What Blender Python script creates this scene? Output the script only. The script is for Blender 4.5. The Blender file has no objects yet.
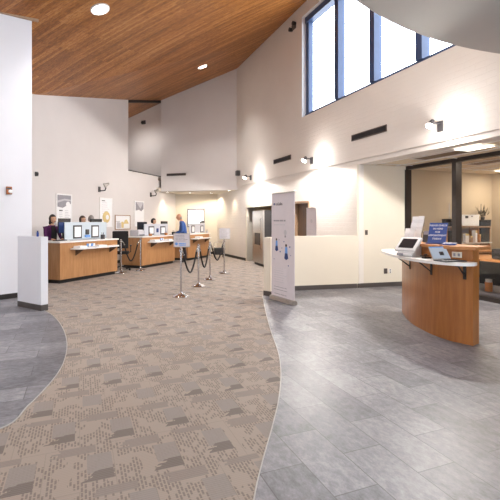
import bpy, bmesh, math, random
from mathutils import Vector, Matrix, Quaternion
random.seed(7)
SC = bpy.context.scene
COL = SC.collection
PI = math.pi

# ------------------------------------------------------------------ measuring
F, H, CX, HY = 420.0, 1.5, 250.0, 221.0
UU = Vector((-.3752, .9269)); VV = Vector((.9269, .3752))
def G(px, b):                       # floor point seen at column px, b pixels under the horizon
    return Vector(((px - CX) * H / b, F * H / b))
def zat(py, Y): return H + (HY - py) * Y / F
def TV(t, v): return UU * t + VV * v
class Line:                          # a vertical wall face: point + direction pointing into the wall
    def __init__(s, p, into):
        s.p = Vector(p); s.into = Vector(into).normalized()
        s.x = Vector((s.into.y, -s.into.x)); s.ang = math.atan2(s.x.y, s.x.x)
    def at(s, px, off=0.0):
        m = (px - CX) / F; p = s.p - s.into * off
        Y = p.dot(s.into) / (m * s.into.x + s.into.y)
        return Vector((m * Y, Y))
    def run(s, px, off=0.0): return (s.at(px, off) - s.p).dot(s.x)
    def z(s, px, py, off=0.0): return zat(py, s.at(px, off).y)
def through(a, b):                   # line through two points, a left of b as seen
    a = Vector(a); b = Vector(b); d = (b - a).normalized()
    return Line(a, (-d.y, d.x))

def ceil_z(x, y):
    p = Vector((x, y)); v = p.dot(VV); t = max(2.0, p.dot(UU))
    return 7.55 - .377 * (5.79 - v) + .167 * max(0, 12.8 - t) * (5.79 - v) / 7.1
def ceil_hit(px, py):
    a = (px - CX) / F; c = (HY - py) / F; lo, hi = 1.0, 40.0
    for _ in range(60):
        Y = (lo + hi) / 2
        if H + c * Y < ceil_z(a * Y, Y): lo = Y
        else: hi = Y
    return Vector((a * lo, lo, H + c * lo))

# ------------------------------------------------------------------ materials
def srgb(*c):
    if len(c) == 1: c = (c[0],) * 3
    return tuple(((x / 255) / 12.92 if x / 255 <= .04045 else ((x / 255 + .055) / 1.055) ** 2.4) for x in c) + (1,)
class NT:
    def __init__(s, name):
        s.m = bpy.data.materials.new(name); s.m.use_nodes = True
        s.t = s.m.node_tree; s.b = s.t.nodes['Principled BSDF']; s.out = s.t.nodes['Material Output']
    def n(s, kind, **kw):
        o = s.t.nodes.new(kind)
        for k, v in kw.items():
            if k.startswith('i_'):
                key = k[2:]; key = int(key) if key.isdigit() else key.replace('_', ' ')
                if hasattr(v, 'is_output') or isinstance(v, bpy.types.NodeSocket): s.t.links.new(v, o.inputs[key])
                else: o.inputs[key].default_value = v
            else: setattr(o, k, v)
        return o
    def l(s, a, b): s.t.links.new(a, b)
    def math(s, op, a, b=0.0, c=None, clamp=False):
        o = s.t.nodes.new('ShaderNodeMath'); o.operation = op; o.use_clamp = clamp
        for i, v in enumerate((a, b) + ((c,) if c is not None else ())):
            if isinstance(v, bpy.types.NodeSocket): s.l(v, o.inputs[i])
            else: o.inputs[i].default_value = v
        return o.outputs[0]
    def mix(s, f, a, b, typ='MIX'):
        o = s.t.nodes.new('ShaderNodeMix'); o.data_type = 'RGBA'; o.blend_type = typ
        for i, v in ((0, f), (6, a), (7, b)):
            if isinstance(v, bpy.types.NodeSocket): s.l(v, o.inputs[i])
            else: o.inputs[i].default_value = v
        return o.outputs[2]
    def coord(s, scale=(1, 1, 1), rot=(0, 0, 0), which='Object'):
        tc = s.n('ShaderNodeTexCoord'); mp = s.n('ShaderNodeMapping')
        s.l(tc.outputs[which], mp.inputs[0]); mp.inputs['Scale'].default_value = scale; mp.inputs['Rotation'].default_value = rot
        return mp.outputs[0]
    def noise(s, vec, scale, detail=3, rough=.5, dim='3D'):
        o = s.n('ShaderNodeTexNoise'); o.inputs['Scale'].default_value = scale; o.inputs['Detail'].default_value = detail
        o.inputs['Roughness'].default_value = rough; s.l(vec, o.inputs['Vector']); return o.outputs['Fac']
    def ramp(s, fac, stops):
        o = s.n('ShaderNodeValToRGB'); e = o.color_ramp.elements
        while len(e) < len(stops): e.new(.5)
        for i, (p, c) in enumerate(stops): e[i].position = p; e[i].color = c
        s.l(fac, o.inputs[0]); return o.outputs[0]
    def bump(s, h, strength=.3, dist=.01):
        o = s.n('ShaderNodeBump'); o.inputs['Strength'].default_value = strength; o.inputs['Distance'].default_value = dist
        s.l(h, o.inputs['Height']); s.l(o.outputs[0], s.b.inputs['Normal'])
def P(name, col, rough=.5, metal=0.0, var=.06, scale=8, bump=0.0, bs=60, spec=None):
    m = NT(name); c = m.coord(); f = m.noise(c, scale)
    lo = tuple(x * (1 - var) for x in col[:3]) + (1,); hi = tuple(min(1, x * (1 + var)) for x in col[:3]) + (1,)
    m.l(m.ramp(f, [(.3, lo), (.7, hi)]), m.b.inputs['Base Color'])
    m.b.inputs['Roughness'].default_value = rough; m.b.inputs['Metallic'].default_value = metal
    if spec is not None: m.b.inputs['Specular IOR Level'].default_value = spec
    if bump: m.bump(m.noise(c, bs, 4), bump, .004)
    return m.m
def emit(name, col, st):
    m = NT(name); m.b.inputs['Base Color'].default_value = (0, 0, 0, 1)
    m.b.inputs['Emission Color'].default_value = col; m.b.inputs['Emission Strength'].default_value = st
    return m.m
def wood(name, c1, c2, scale=(1, 1, 1), rough=.35, fine=18):
    m = NT(name); c = m.coord(scale)
    a = m.noise(c, fine, 6, .65); b = m.noise(c, 3, 2)
    k = m.math('ADD', m.math('MULTIPLY', a, .65), m.math('MULTIPLY', b, .35))
    m.l(m.ramp(k, [(.35, c1), (.65, c2)]), m.b.inputs['Base Color'])
    m.b.inputs['Roughness'].default_value = rough; m.bump(a, .08, .002)
    return m.m
def glass_mat(name, tint=(1, 1, 1, 1), ior=1.45):
    m = NT(name); t = m.t
    tr = m.n('ShaderNodeBsdfTransparent'); tr.inputs[0].default_value = tint
    gl = m.n('ShaderNodeBsdfGlossy'); gl.inputs['Roughness'].default_value = .02
    lw = m.n('ShaderNodeLayerWeight'); lw.inputs[0].default_value = .5
    fr = m.math('ADD', m.math('MULTIPLY', m.math('POWER', lw.outputs['Facing'], 5), .9), .03, clamp=True)
    mx = m.n('ShaderNodeMixShader'); m.l(fr, mx.inputs[0]); m.l(tr.outputs[0], mx.inputs[1]); m.l(gl.outputs[0], mx.inputs[2])
    m.l(mx.outputs[0], m.out.inputs[0]); return m.m

def plaster(name, col, brick=False):
    m = NT(name); c = m.coord(); f = m.noise(c, 1.3, 3)
    lo = tuple(x * .96 for x in col[:3]) + (1,)
    m.l(m.ramp(f, [(.3, lo), (.7, col)]), m.b.inputs['Base Color']); m.b.inputs['Roughness'].default_value = .75
    if brick:                       # painted slump block: courses and rough faces showing through the paint
        cc = m.coord((1, 1, 1), (0, 0, 0))
        sep = m.n('ShaderNodeSeparateXYZ'); m.l(cc, sep.inputs[0])
        comb = m.n('ShaderNodeCombineXYZ'); m.l(sep.outputs[0], comb.inputs[0]); m.l(sep.outputs[2], comb.inputs[1])
        wob = m.noise(cc, 3.5, 2)
        wv = m.n('ShaderNodeVectorMath', operation='ADD'); m.l(comb.outputs[0], wv.inputs[0])
        wc = m.n('ShaderNodeCombineXYZ'); m.l(m.math('MULTIPLY', wob, .05), wc.inputs[1]); m.l(wc.outputs[0], wv.inputs[1])
        br = m.n('ShaderNodeTexBrick'); m.l(wv.outputs[0], br.inputs['Vector']); br.inputs['Scale'].default_value = 1
        br.inputs['Brick Width'].default_value = .4; br.inputs['Row Height'].default_value = .1
        br.inputs['Mortar Size'].default_value = .008; br.inputs['Mortar Smooth'].default_value = .8
        n1 = m.noise(cc, 14, 5, .6)
        h = m.math('SUBTRACT', m.math('MULTIPLY', n1, .8), m.math('MULTIPLY', br.outputs['Fac'], .35))
        m.bump(h, .38, .02)
    else: m.bump(m.noise(c, 70, 4), .12, .003)
    return m.m

M = {}
M['wall'] = plaster('painted plaster', srgb(222, 217, 216))
M['wall_white'] = plaster('white paint', srgb(224, 226, 234))
M['brick'] = plaster('painted slump block', srgb(229, 223, 217), True)
M['cream'] = plaster('cream paint', srgb(226, 218, 203))
M['tan'] = plaster('tan paint', srgb(200, 184, 160))
M['greywall'] = plaster('grey bulkhead paint', srgb(180, 175, 170))
M['base'] = P('rubber baseboard', srgb(78, 72, 70), .5)
M['basedark'] = P('black rubber baseboard', srgb(34, 31, 31), .45)
M['blueframe'] = P('blue grey window frame', srgb(58, 78, 118), .35)
M['darkframe'] = P('dark bronze frame', srgb(58, 52, 50), .35, .4)
M['chrome'] = P('polished chrome', srgb(205, 205, 208), .14, 1)
M['steel'] = P('brushed stainless steel', srgb(196, 193, 188), .34, 1, .08, 30)
M['black'] = P('black plastic', srgb(24, 24, 26), .4)
M['blackfab'] = P('black fabric', srgb(30, 28, 30), .85, bump=.2, bs=200)
M['dark'] = P('dark grey', srgb(62, 60, 62), .45)
M['white'] = P('white laminate', srgb(236, 234, 232), .3)
M['whiteplastic'] = P('white plastic', srgb(232, 232, 234), .28)
M['paper'] = P('paper', srgb(244, 244, 246), .7, var=.02)
M['banner'] = P('white banner cloth', srgb(214, 208, 214), .55, var=.02)
M['panelblue'] = P('pale blue panel', srgb(196, 208, 218), .4, var=.03)
M['panelgrey'] = P('pale grey panel', srgb(200, 202, 212), .4, var=.03)
M['blue'] = P('royal blue', srgb(24, 62, 140), .35)
M['skyblue'] = P('light blue print', srgb(110, 160, 225), .5)
M['navy'] = P('navy print', srgb(38, 62, 120), .5)
M['grey'] = P('grey print', srgb(150, 148, 155), .6)
M['lightgrey'] = P('light grey print', srgb(196, 194, 200), .6)
M['yellow'] = P('yellow print', srgb(222, 200, 140), .6)
M['skin'] = P('skin', srgb(205, 160, 130), .5, var=.05)
M['skin2'] = P('tanned skin', srgb(190, 140, 112), .5, var=.05)
M['purple'] = P('plum knit', srgb(82, 26, 82), .85, bump=.3, bs=150)
M['blueshirt'] = P('blue cotton shirt', srgb(52, 86, 150), .8, bump=.2, bs=120)
M['trouser'] = P('dark trousers', srgb(38, 36, 42), .85)
M['hairblack'] = P('black hair', srgb(28, 22, 22), .5, bump=.5, bs=90)
M['hairbrown'] = P('brown hair', srgb(62, 44, 36), .5, bump=.5, bs=90)
M['hairgrey'] = P('grey hair', srgb(140, 132, 128), .6, bump=.5, bs=90)
M['screen'] = emit('laptop screen', srgb(196, 206, 222), .75)
M['darkscreen'] = P('dark screen glass', srgb(40, 42, 50), .12)
M['orange'] = P('orange plastic', srgb(214, 128, 50), .4)
M['brownplate'] = P('brown metal', srgb(160, 92, 44), .4)
M['leaf'] = P('dusty leaves', srgb(96, 84, 62), .7)
M['bulb'] = emit('lit lamp lens', (1, .93, .84, 1), 30)
M['downlens'] = emit('lit downlight lens', (1, .88, .74, 1), 25)
M['glow'] = emit('fluorescent lens', (1, .93, .8, 1), 6)
M['trimwood'] = wood('beige trim', srgb(150, 120, 96), srgb(176, 146, 118))
M['oak'] = wood('oak veneer desk', srgb(164, 116, 74), srgb(192, 144, 98), (1, 1, .12))
M['oaktop'] = wood('oak counter top', srgb(170, 112, 62), srgb(200, 140, 86), (1, .3, 1))
M['cherry'] = wood('cherry veneer', srgb(148, 90, 42), srgb(180, 118, 62), (1, 1, .08), .3)
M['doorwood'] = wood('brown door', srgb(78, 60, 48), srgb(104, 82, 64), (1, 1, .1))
M['glass'] = glass_mat('clear glass')
M['acrylic'] = glass_mat('clear acrylic', (.985, .99, .995, 1), 1.6)
M['tile'] = P('ceiling tile', srgb(222, 208, 184), .8, bump=.2, bs=120)
M['grille'] = P('bronze grille', srgb(120, 98, 78), .6)
M['ventdark'] = P('dark vent', srgb(92, 82, 78), .5)

def ceiling_mat():
    m = NT('wood plank ceiling')
    tc = m.n('ShaderNodeTexCoord'); mp = m.n('ShaderNodeMapping', vector_type='POINT'); m.l(tc.outputs['Object'], mp.inputs[0])
    mp.inputs['Rotation'].default_value = (0, 0, -math.atan2(.36, -.93))     # boards run this way
    br = m.n('ShaderNodeTexBrick'); m.l(mp.outputs[0], br.inputs['Vector'])
    br.offset = .37; br.offset_frequency = 2
    for k, v in (('Scale', 1), ('Brick Width', 1.9), ('Row Height', .085), ('Mortar Size', .004), ('Mortar Smooth', .3), ('Bias', 0)): br.inputs[k].default_value = v
    br.inputs['Color1'].default_value = (0, 0, 0, 1); br.inputs['Color2'].default_value = (1, 1, 1, 1); br.inputs['Mortar'].default_value = (.2, .2, .2, 1)
    st = m.n('ShaderNodeMapping'); m.l(mp.outputs[0], st.inputs[0]); st.inputs['Scale'].default_value = (.45, 14, 14)
    g = m.noise(st.outputs[0], 2.2, 6, .65)
    st2 = m.n('ShaderNodeMapping'); m.l(mp.outputs[0], st2.inputs[0]); st2.inputs['Scale'].default_value = (.35, 2.2, 1)
    big = m.noise(st2.outputs[0], 1.2, 2)
    k = m.math('ADD', m.math('MULTIPLY', br.outputs['Color'], .2), m.math('ADD', m.math('MULTIPLY', g, .65), m.math('MULTIPLY', big, .3)))
    col = m.ramp(k, [(.3, srgb(88, 48, 10)), (.5, srgb(142, 84, 30)), (.66, srgb(176, 115, 54)), (.84, srgb(204, 152, 98))])
    col = m.mix(m.math('MULTIPLY', br.outputs['Fac'], .45), col, srgb(70, 40, 14))
    m.l(col, m.b.inputs['Base Color']); m.b.inputs['Roughness'].default_value = .38
    m.bump(m.math('SUBTRACT', g, br.outputs['Fac']), .3, .006)
    return m.m
M['planks'] = ceiling_mat()
ROT = -math.atan2(UU.y, UU.x)       # floor grid: x' runs along the window wall
def slate_mat(turn=0):
    m = NT('slate floor tile')
    c = m.coord((1, 1, 1), (0, 0, ROT + turn)); 
    mp = m.n('ShaderNodeMapping'); m.l(c, mp.inputs[0]); mp.inputs['Location'].default_value = (.1, .11, 0)
    br = m.n('ShaderNodeTexBrick'); m.l(mp.outputs[0], br.inputs['Vector']); br.offset = .5
    for k, v in (('Scale', 1), ('Brick Width', .68), ('Row Height', .292), ('Mortar Size', .004), ('Mortar Smooth', .2), ('Bias', 0)): br.inputs[k].default_value = v
    br.inputs['Color1'].default_value = (0, 0, 0, 1); br.inputs['Color2'].default_value = (1, 1, 1, 1); br.inputs['Mortar'].default_value = (.5, .5, .5, 1)
    st = m.n('ShaderNodeMapping'); m.l(c, st.inputs[0]); st.inputs['Scale'].default_value = (1, 1.7, 1)
    g = m.noise(st.outputs[0], 11, 9, .78); g2 = m.noise(c, 1.7, 3)
    k = m.math('ADD', m.math('MULTIPLY', br.outputs['Color'], .12), m.math('ADD', m.math('MULTIPLY', g, .62), m.math('MULTIPLY', g2, .26)))
    col = m.ramp(k, [(.36, srgb(78, 78, 85)), (.52, srgb(120, 120, 127)), (.68, srgb(160, 160, 166))])
    col = m.mix(m.math('MULTIPLY', br.outputs['Fac'], .75), col, srgb(66, 65, 70))
    m.l(col, m.b.inputs['Base Color']); m.b.inputs['Roughness'].default_value = .42
    m.bump(m.math('SUBTRACT', g, br.outputs['Fac']), .22, .004)
    return m.m
M['slate'] = slate_mat(); M['slate_turned'] = slate_mat(PI / 2)
def carpet_mat():
    m = NT('patterned carpet tile')
    c = m.coord((1 / .5, 1 / .4, 1), (0, 0, 0))
    tc = m.coord((1, 1, 1), (0, 0, ROT))
    sc = m.n('ShaderNodeMapping'); m.l(tc, sc.inputs[0]); sc.inputs['Scale'].default_value = (2, 2.5, 1); c = sc.outputs[0]
    sep = m.n('ShaderNodeSeparateXYZ'); m.l(c, sep.inputs[0]); X, Y0 = sep.outputs[0], sep.outputs[1]
    Y = m.math('ADD', Y0, m.math('MULTIPLY', m.math('FLOOR', X), .5))       # each row of tiles is shifted
    fx, fy = m.math('FLOOR', X), m.math('FLOOR', Y)
    def rnd(a, b):
        q = m.n('ShaderNodeCombineXYZ'); m.l(a, q.inputs[0]); m.l(b, q.inputs[1])
        w = m.n('ShaderNodeTexWhiteNoise', noise_dimensions='2D'); m.l(q.outputs[0], w.inputs['Vector'])
        return w.outputs['Value'], w.outputs['Color']
    r0, rc_ = rnd(fx, fy); sp = m.n('ShaderNodeSeparateColor'); m.l(rc_, sp.inputs[0])
    a = m.math('SUBTRACT', m.math('FRACT', X), m.math('MULTIPLY', sp.outputs[0], .22))
    b = m.math('ADD', m.math('SUBTRACT', 1, m.math('FRACT', Y)), m.math('MULTIPLY', m.math('SUBTRACT', sp.outputs[1], .5), .22))
    st, _ = rnd(m.math('FLOOR', m.math('MULTIPLY', X, 30)), fy)
    def band(v, lo, hi): return m.math('MULTIPLY', m.math('GREATER_THAN', v, lo), m.math('LESS_THAN', v, hi))
    # wedge: flat near edge, stepped left side that climbs to the right
    left = m.math('ADD', m.math('ADD', .36, m.math('MULTIPLY', a, 1.1)), m.math('MULTIPLY', st, .16))
    on = m.math('GREATER_THAN', sp.outputs[2], .18)
    dark = m.math('MULTIPLY', on, m.math('MULTIPLY', band(a, .03, .24), m.math('MULTIPLY', m.math('GREATER_THAN', b, left), m.math('LESS_THAN', b, .93))))
    mid = m.math('MULTIPLY', band(a, .2, .62), band(b, .56, .93))
    mid2 = m.math('MULTIPLY', band(a, .68, .9), m.math('MULTIPLY', m.math('GREATER_THAN', m.math('ADD', b, m.math('MULTIPLY', st, .2)), .2), m.math('LESS_THAN', b, .7)))
    bt = m.n('ShaderNodeTexBrick'); m.l(c, bt.inputs['Vector']); bt.offset = .45
    for k, v in (('Scale', 1), ('Brick Width', .1), ('Row Height', .05), ('Mortar Size', .011), ('Mortar Smooth', .15)): bt.inputs[k].default_value = v
    bt.inputs['Color1'].default_value = (0, 0, 0, 1); bt.inputs['Color2'].default_value = (1, 1, 1, 1)
    dn = m.noise(c, 2.6, 1)
    dash = m.math('MULTIPLY', m.math('SUBTRACT', 1, bt.outputs['Fac']), m.math('MULTIPLY', m.math('GREATER_THAN', dn, .45), m.math('GREATER_THAN', bt.outputs['Color'], .25)))
    tan, md, dk, ds = srgb(153, 141, 131), srgb(136, 129, 125), srgb(102, 93, 89), srgb(116, 106, 99)
    col = m.mix(mid, tan, md); col = m.mix(mid2, col, srgb(130, 121, 116))
    col = m.mix(m.math('MULTIPLY', dash, m.math('SUBTRACT', 1, m.math('MULTIPLY', m.math('MAXIMUM', mid, mid2), .85))), col, ds)
    col = m.mix(dark, col, dk)
    wv = m.math('SINE', m.math('MULTIPLY', X, 180)); col = m.mix(m.math('MULTIPLY', m.math('ADD', wv, 1), .06), col, srgb(196, 186, 178))
    mot = m.noise(c, .35, 3); col = m.mix(m.math('MULTIPLY', mot, .14), col, srgb(196, 188, 186))
    edge = m.math('MAXIMUM', m.math('LESS_THAN', m.math('FRACT', X), .012), m.math('LESS_THAN', m.math('FRACT', Y), .012))
    col = m.mix(m.math('MULTIPLY', edge, .25), col, srgb(110, 100, 94))
    m.l(col, m.b.inputs['Base Color']); m.b.inputs['Roughness'].default_value = .85; m.b.inputs['Specular IOR Level'].default_value = .3
    m.bump(m.noise(tc, 160, 3), .3, .004)
    return m.m
M['carpet'] = carpet_mat()

# ------------------------------------------------------------------ mesh helpers
def obj(name, bm, mt, parent=None, smooth=False):
    me = bpy.data.meshes.new(name)
    bmesh.ops.recalc_face_normals(bm, faces=bm.faces)
    bm.to_mesh(me); bm.free()
    for x in (mt if isinstance(mt, (list, tuple)) else [mt]): me.materials.append(M[x] if isinstance(x, str) else x)
    if smooth:
        for p in me.polygons: p.use_smooth = True
        try: me.set_sharp_from_angle(angle=math.radians(40))
        except Exception: pass
    o = bpy.data.objects.new(name, me); COL.objects.link(o)
    if parent is not None: o.parent = parent
    return o
def tag(o, label, cat, group=None, kind=None):
    o['label'] = label; o['category'] = cat
    if group: o['group'] = group
    if kind: o['kind'] = kind
    return o
def thing(name, label, cat, loc, rz=0, group=None):
    o = bpy.data.objects.new(name, None); COL.objects.link(o); o.empty_display_size = .1
    o.location = loc if len(loc) == 3 else (loc[0], loc[1], 0); o.rotation_euler = (0, 0, rz)
    return tag(o, label, cat, group)
def structure(o): o['kind'] = 'structure'; return o
def copy_tree(o, parent=None):
    c = o.copy(); COL.objects.link(c)
    if parent is not None: c.parent = parent
    for ch in [k for k in bpy.data.objects if k.parent == o and k != c]: copy_tree(ch, c)
    return c
def B(): return bmesh.new()
def box(bm, x0, y0, z0, x1, y1, z1, bev=0.0, mi=0):
    r = bmesh.ops.create_cube(bm, size=1)
    vs = r['verts']
    for v in vs: v.co = Vector((x0 + (v.co.x + .5) * (x1 - x0), y0 + (v.co.y + .5) * (y1 - y0), z0 + (v.co.z + .5) * (z1 - z0)))
    fs = set(f for v in vs for f in v.link_faces)
    for f in fs: f.material_index = mi
    if bev:
        es = set(e for v in vs for e in v.link_edges)
        bmesh.ops.bevel(bm, geom=list(es), offset=bev, segments=2, affect='EDGES', profile=.6)
    return bm
def prism(bm, pts, z0, z1, mi=0):
    """pts: 2D outline; z1 may be a function of x, y"""
    f0 = (lambda x, y: z0) if not callable(z0) else z0; f1 = (lambda x, y: z1) if not callable(z1) else z1
    lo = [bm.verts.new((p[0], p[1], f0(p[0], p[1]))) for p in pts]; hi = [bm.verts.new((p[0], p[1], f1(p[0], p[1]))) for p in pts]
    n = len(pts); fs = [bm.faces.new(lo[::-1]), bm.faces.new(hi)]
    for i in range(n): fs.append(bm.faces.new((lo[i], lo[(i + 1) % n], hi[(i + 1) % n], hi[i])))
    for f in fs: f.material_index = mi
    return bm
def lathe(bm, prof, loc=(0, 0, 0), seg=24, mat4=None):
    rings = []
    for r, z in prof:
        if r < 1e-5: rings.append([bm.verts.new((0, 0, z))])
        else: rings.append([bm.verts.new((r * math.cos(2 * PI * i / seg), r * math.sin(2 * PI * i / seg), z)) for i in range(seg)])
    for a, b in zip(rings, rings[1:]):
        for i in range(seg):
            j = (i + 1) % seg
            if len(a) == 1 and len(b) == 1: continue
            if len(a) == 1: bm.faces.new((a[0], b[i], b[j]))
            elif len(b) == 1: bm.faces.new((a[i], a[j], b[0]))
            else: bm.faces.new((a[i], a[j], b[j], b[i]))
    vs = [v for r in rings for v in r]
    for v in vs:
        if mat4 is not None: v.co = mat4 @ v.co
        v.co += Vector(loc)
    return bm
def cyl(bm, a, b, r, seg=12, r2=None):
    a = Vector(a); b = Vector(b); d = b - a; L = d.length; r2 = r if r2 is None else r2
    q = Vector((0, 0, 1)).rotation_difference(d.normalized()).to_matrix().to_4x4()
    return lathe(bm, [(0, 0), (r, 0), (r2, L), (0, L)], a, seg, q)
def tube(bm, pts, r, seg=8):
    pts = [Vector(p) for p in pts]; rings = []
    for i, p in enumerate(pts):
        d = (pts[min(i + 1, len(pts) - 1)] - pts[max(i - 1, 0)]).normalized()
        s = d.cross(Vector((0, 0, 1)));
        if s.length < 1e-3: s = d.cross(Vector((0, 1, 0)))
        s.normalize(); t = s.cross(d)
        rings.append([bm.verts.new(p + (s * math.cos(2 * PI * k / seg) + t * math.sin(2 * PI * k / seg)) * r) for k in range(seg)])
    for a, b in zip(rings, rings[1:]):
        for k in range(seg): bm.faces.new((a[k], a[(k + 1) % seg], b[(k + 1) % seg], b[k]))
    bm.faces.new(rings[0][::-1]); bm.faces.new(rings[-1]); return bm
def xform(bm, m, start=0):
    for v in list(bm.verts)[start:]: v.co = m @ v.co
    return bm
def sphere(bm, c, r, sc=(1, 1, 1), seg=16):
    res = bmesh.ops.create_uvsphere(bm, u_segments=seg, v_segments=seg // 2 + 2, radius=r)
    for v in res['verts']: v.co = Vector((v.co.x * sc[0], v.co.y * sc[1], v.co.z * sc[2])) + Vector(c)
    return bm
def text_mesh(name, s, size, mt, parent, loc, rot=(PI / 2, 0, 0), align='CENTER', ext=.001, sp=1.0):
    cu = bpy.data.curves.new(name, 'FONT'); cu.body = s; cu.size = size; cu.align_x = align; cu.extrude = ext; cu.space_line = sp
    t = bpy.data.objects.new('tmp', cu); COL.objects.link(t)
    dg = bpy.context.evaluated_depsgraph_get(); dg.update()
    me = bpy.data.meshes.new_from_object(t.evaluated_get(dg)); me.materials.clear(); me.materials.append(M[mt])
    bpy.data.objects.remove(t)
    o = bpy.data.objects.new(name, me); COL.objects.link(o); o.parent = parent; o.location = loc; o.rotation_euler = rot
    return o
def slab_poly(pts2, off=0): return pts2

# ------------------------------------------------------------------ THE SHELL
W = Line(TV(0, 5.79), VV)                       # long window wall
BL = through(G(34, .158 * 350), G(176, 32.9))  # teller back wall
# --- floor
bm = B(); prism(bm, [TV(-4.5, -12), TV(-4.5, 12), TV(21, 12), TV(21, -12)], -.1, 0)
structure(obj('floor', bm, 'carpet'))
def floor_px(x, y): return G(x, y - HY)
def smooth_curve(pts, n=8):
    out = []; P_ = [pts[0] * 2 - pts[1]] + pts + [pts[-1] * 2 - pts[-2]]
    for i in range(1, len(P_) - 2):
        for k in range(n):
            t = k / n; a, b, c, d = P_[i - 1:i + 3]
            out.append(.5 * ((2 * b) + (c - a) * t + (2 * a - 5 * b + 4 * c - d) * t * t + (3 * b - a - 3 * c + d) * t ** 3))
    out.append(P_[-2]); return out
rc = [floor_px(*p) for p in ((262.5, 296), (266, 313), (271.5, 333), (278, 352), (281, 372), (279, 398), (272, 428), (263, 460), (254, 500))]
last = rc[-1]; rc += [Vector((last.x - .04, last.y - .5)), Vector((last.x + .1, last.y - 1.4)), Vector((last.x + .4, last.y - 3.2)), Vector((last.x + .5, last.y - 6.2))]
rcs = smooth_curve(rc)
bm = B(); prism(bm, rcs + [TV(-4.5, 5.5), TV(-4.5, 11.9), TV(8.2, 11.9), TV(8.2, 5.9), TV(10.5, 5.8), Vector((1.0, 9.6)), Vector((.33, 8.5))], -.02, .004)
structure(obj('floor', bm, 'slate'))
lc = [floor_px(*p) for p in ((30, 305), (46, 311.5), (57, 320), (64, 331), (67, 345), (64.5, 360), (58, 373), (46, 388), (28, 406), (0, 429))]
last = lc[-1]; lc += [last + Vector((-.5, -.28)), last + Vector((-1.8, -.75)), last + Vector((-4, -1.2)), last + Vector((-8, -1.4))]
lcs = smooth_curve(lc)
bm = B(); prism(bm, lcs + [Vector((-10, 5)), Vector((-6, 8.0)), Vector((-4.6, 8.6))], -.02, .004)
structure(obj('floor', bm, 'slate_turned'))
for i, cs in enumerate((rcs, lcs)):              # thin pale edging strip
    bm = B(); pts = cs; L = []; R = []
    for k, p in enumerate(pts):
        d = (pts[min(k + 1, len(pts) - 1)] - pts[max(k - 1, 0)]).normalized(); n = Vector((-d.y, d.x)) * .004
        L.append(p + n); R.append(p - n)
    for a in range(len(pts) - 1): 
        vs = [bm.verts.new((q.x, q.y, z)) for z in (.0, .007) for q in (L[a], L[a + 1], R[a + 1], R[a])]
        for f in ((4, 5, 6, 7), (0, 1, 5, 4), (2, 3, 7, 6)): bm.faces.new([vs[j] for j in f])
    bmesh.ops.remove_doubles(bm, verts=bm.verts, dist=1e-4)
    structure(obj('trim_%d' % (i + 1), bm, P('pale edging strip', srgb(176, 174, 172), .4)))

# --- ceiling (boards on a gently twisting roof plane)
bm = B(); nt, nv = 26, 22; grid = []
for i in range(nt + 1):
    row = []
    for j in range(nv + 1):
        p = TV(-4.5 + 25 * i / nt, -12 + 17.95 * j / nv); row.append(bm.verts.new((p.x, p.y, ceil_z(p.x, p.y))))
    grid.append(row)
for i in range(nt):
    for j in range(nv): bm.faces.new((grid[i][j], grid[i + 1][j], grid[i + 1][j + 1], grid[i][j + 1]))
r = bmesh.ops.extrude_face_region(bm, geom=list(bm.faces))
for e in r['geom']:
    if isinstance(e, bmesh.types.BMVert): e.co.z += .15
structure(obj('ceiling', bm, 'planks'))
cz = lambda x, y: ceil_z(x, y) + .05

# --- wall helper: local frame of a Line
def wall_obj(name, line, boxes, mt, parent=None):
    """boxes: (t0, t1, z0, z1, y0, y1): run along the wall, height, depth into the wall (z1 None = up to the ceiling)"""
    bm = B()
    for t0, t1, z0, z1, y0, y1 in boxes:
        if z1 is None:
            def zz(x, y, line=line):
                p = line.p + line.x * x + line.into * y; return cz(p.x, p.y)
            prism(bm, [(t0, y0), (t1, y0), (t1, y1), (t0, y1)], z0, zz)
        else: box(bm, t0, y0, z0, t1, y1, z1)
    o = obj(name, bm, mt, parent); o.location = (line.p.x, line.p.y, 0); o.rotation_euler = (0, 0, line.ang)
    return o
def on_wall(name, label, cat, line, px, py, off=0.0, group=None):
    p = line.at(px, off); return thing(name, label, cat, (p.x, p.y, zat(py, p.y)), line.ang, group)

# W wall: local x = -u, so run = -t
SEAM = 2.87
CEI = 2.77
low, up = (0.0, .30), (-.03, .30)
wboxes_up = [(-10.35, 4.5, SEAM, 4.40, *up), (-10.35, -3.3, 7.2, None, *up), (-21, -10.35, SEAM, None, *up), (-3.3, 4.5, 4.40, None, *up)]
# gentle plaster return lets the upper wall sit proud of the lower one
structure(wall_obj('wall_right', W, wboxes_up, 'brick'))
structure(wall_obj('wall_right', W, [(-21, -14.6, 0, SEAM, *low), (-14.6, -12.2, 2.0, SEAM, *low), (-12.2, -10.98, 0, SEAM, *low),
          (-10.98, -9.98, 2.04, SEAM, *low), (-9.98, -7.80, 0, SEAM, *low), (-7.80, -1.2, CEI, SEAM, *low)], 'brick'))
structure(wall_obj('wall_right', W, [(-1.2, 4.5, 0, SEAM, *low)], 'brick'))
structure(wall_obj('baseboard_right', W, [(-18.2, -14.7, 0, .1, -.012, 0), (-12.1, -11.1, 0, .1, -.012, 0), (-9.9, -7.9, 0, .1, -.012, 0)], 'basedark'))
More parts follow.
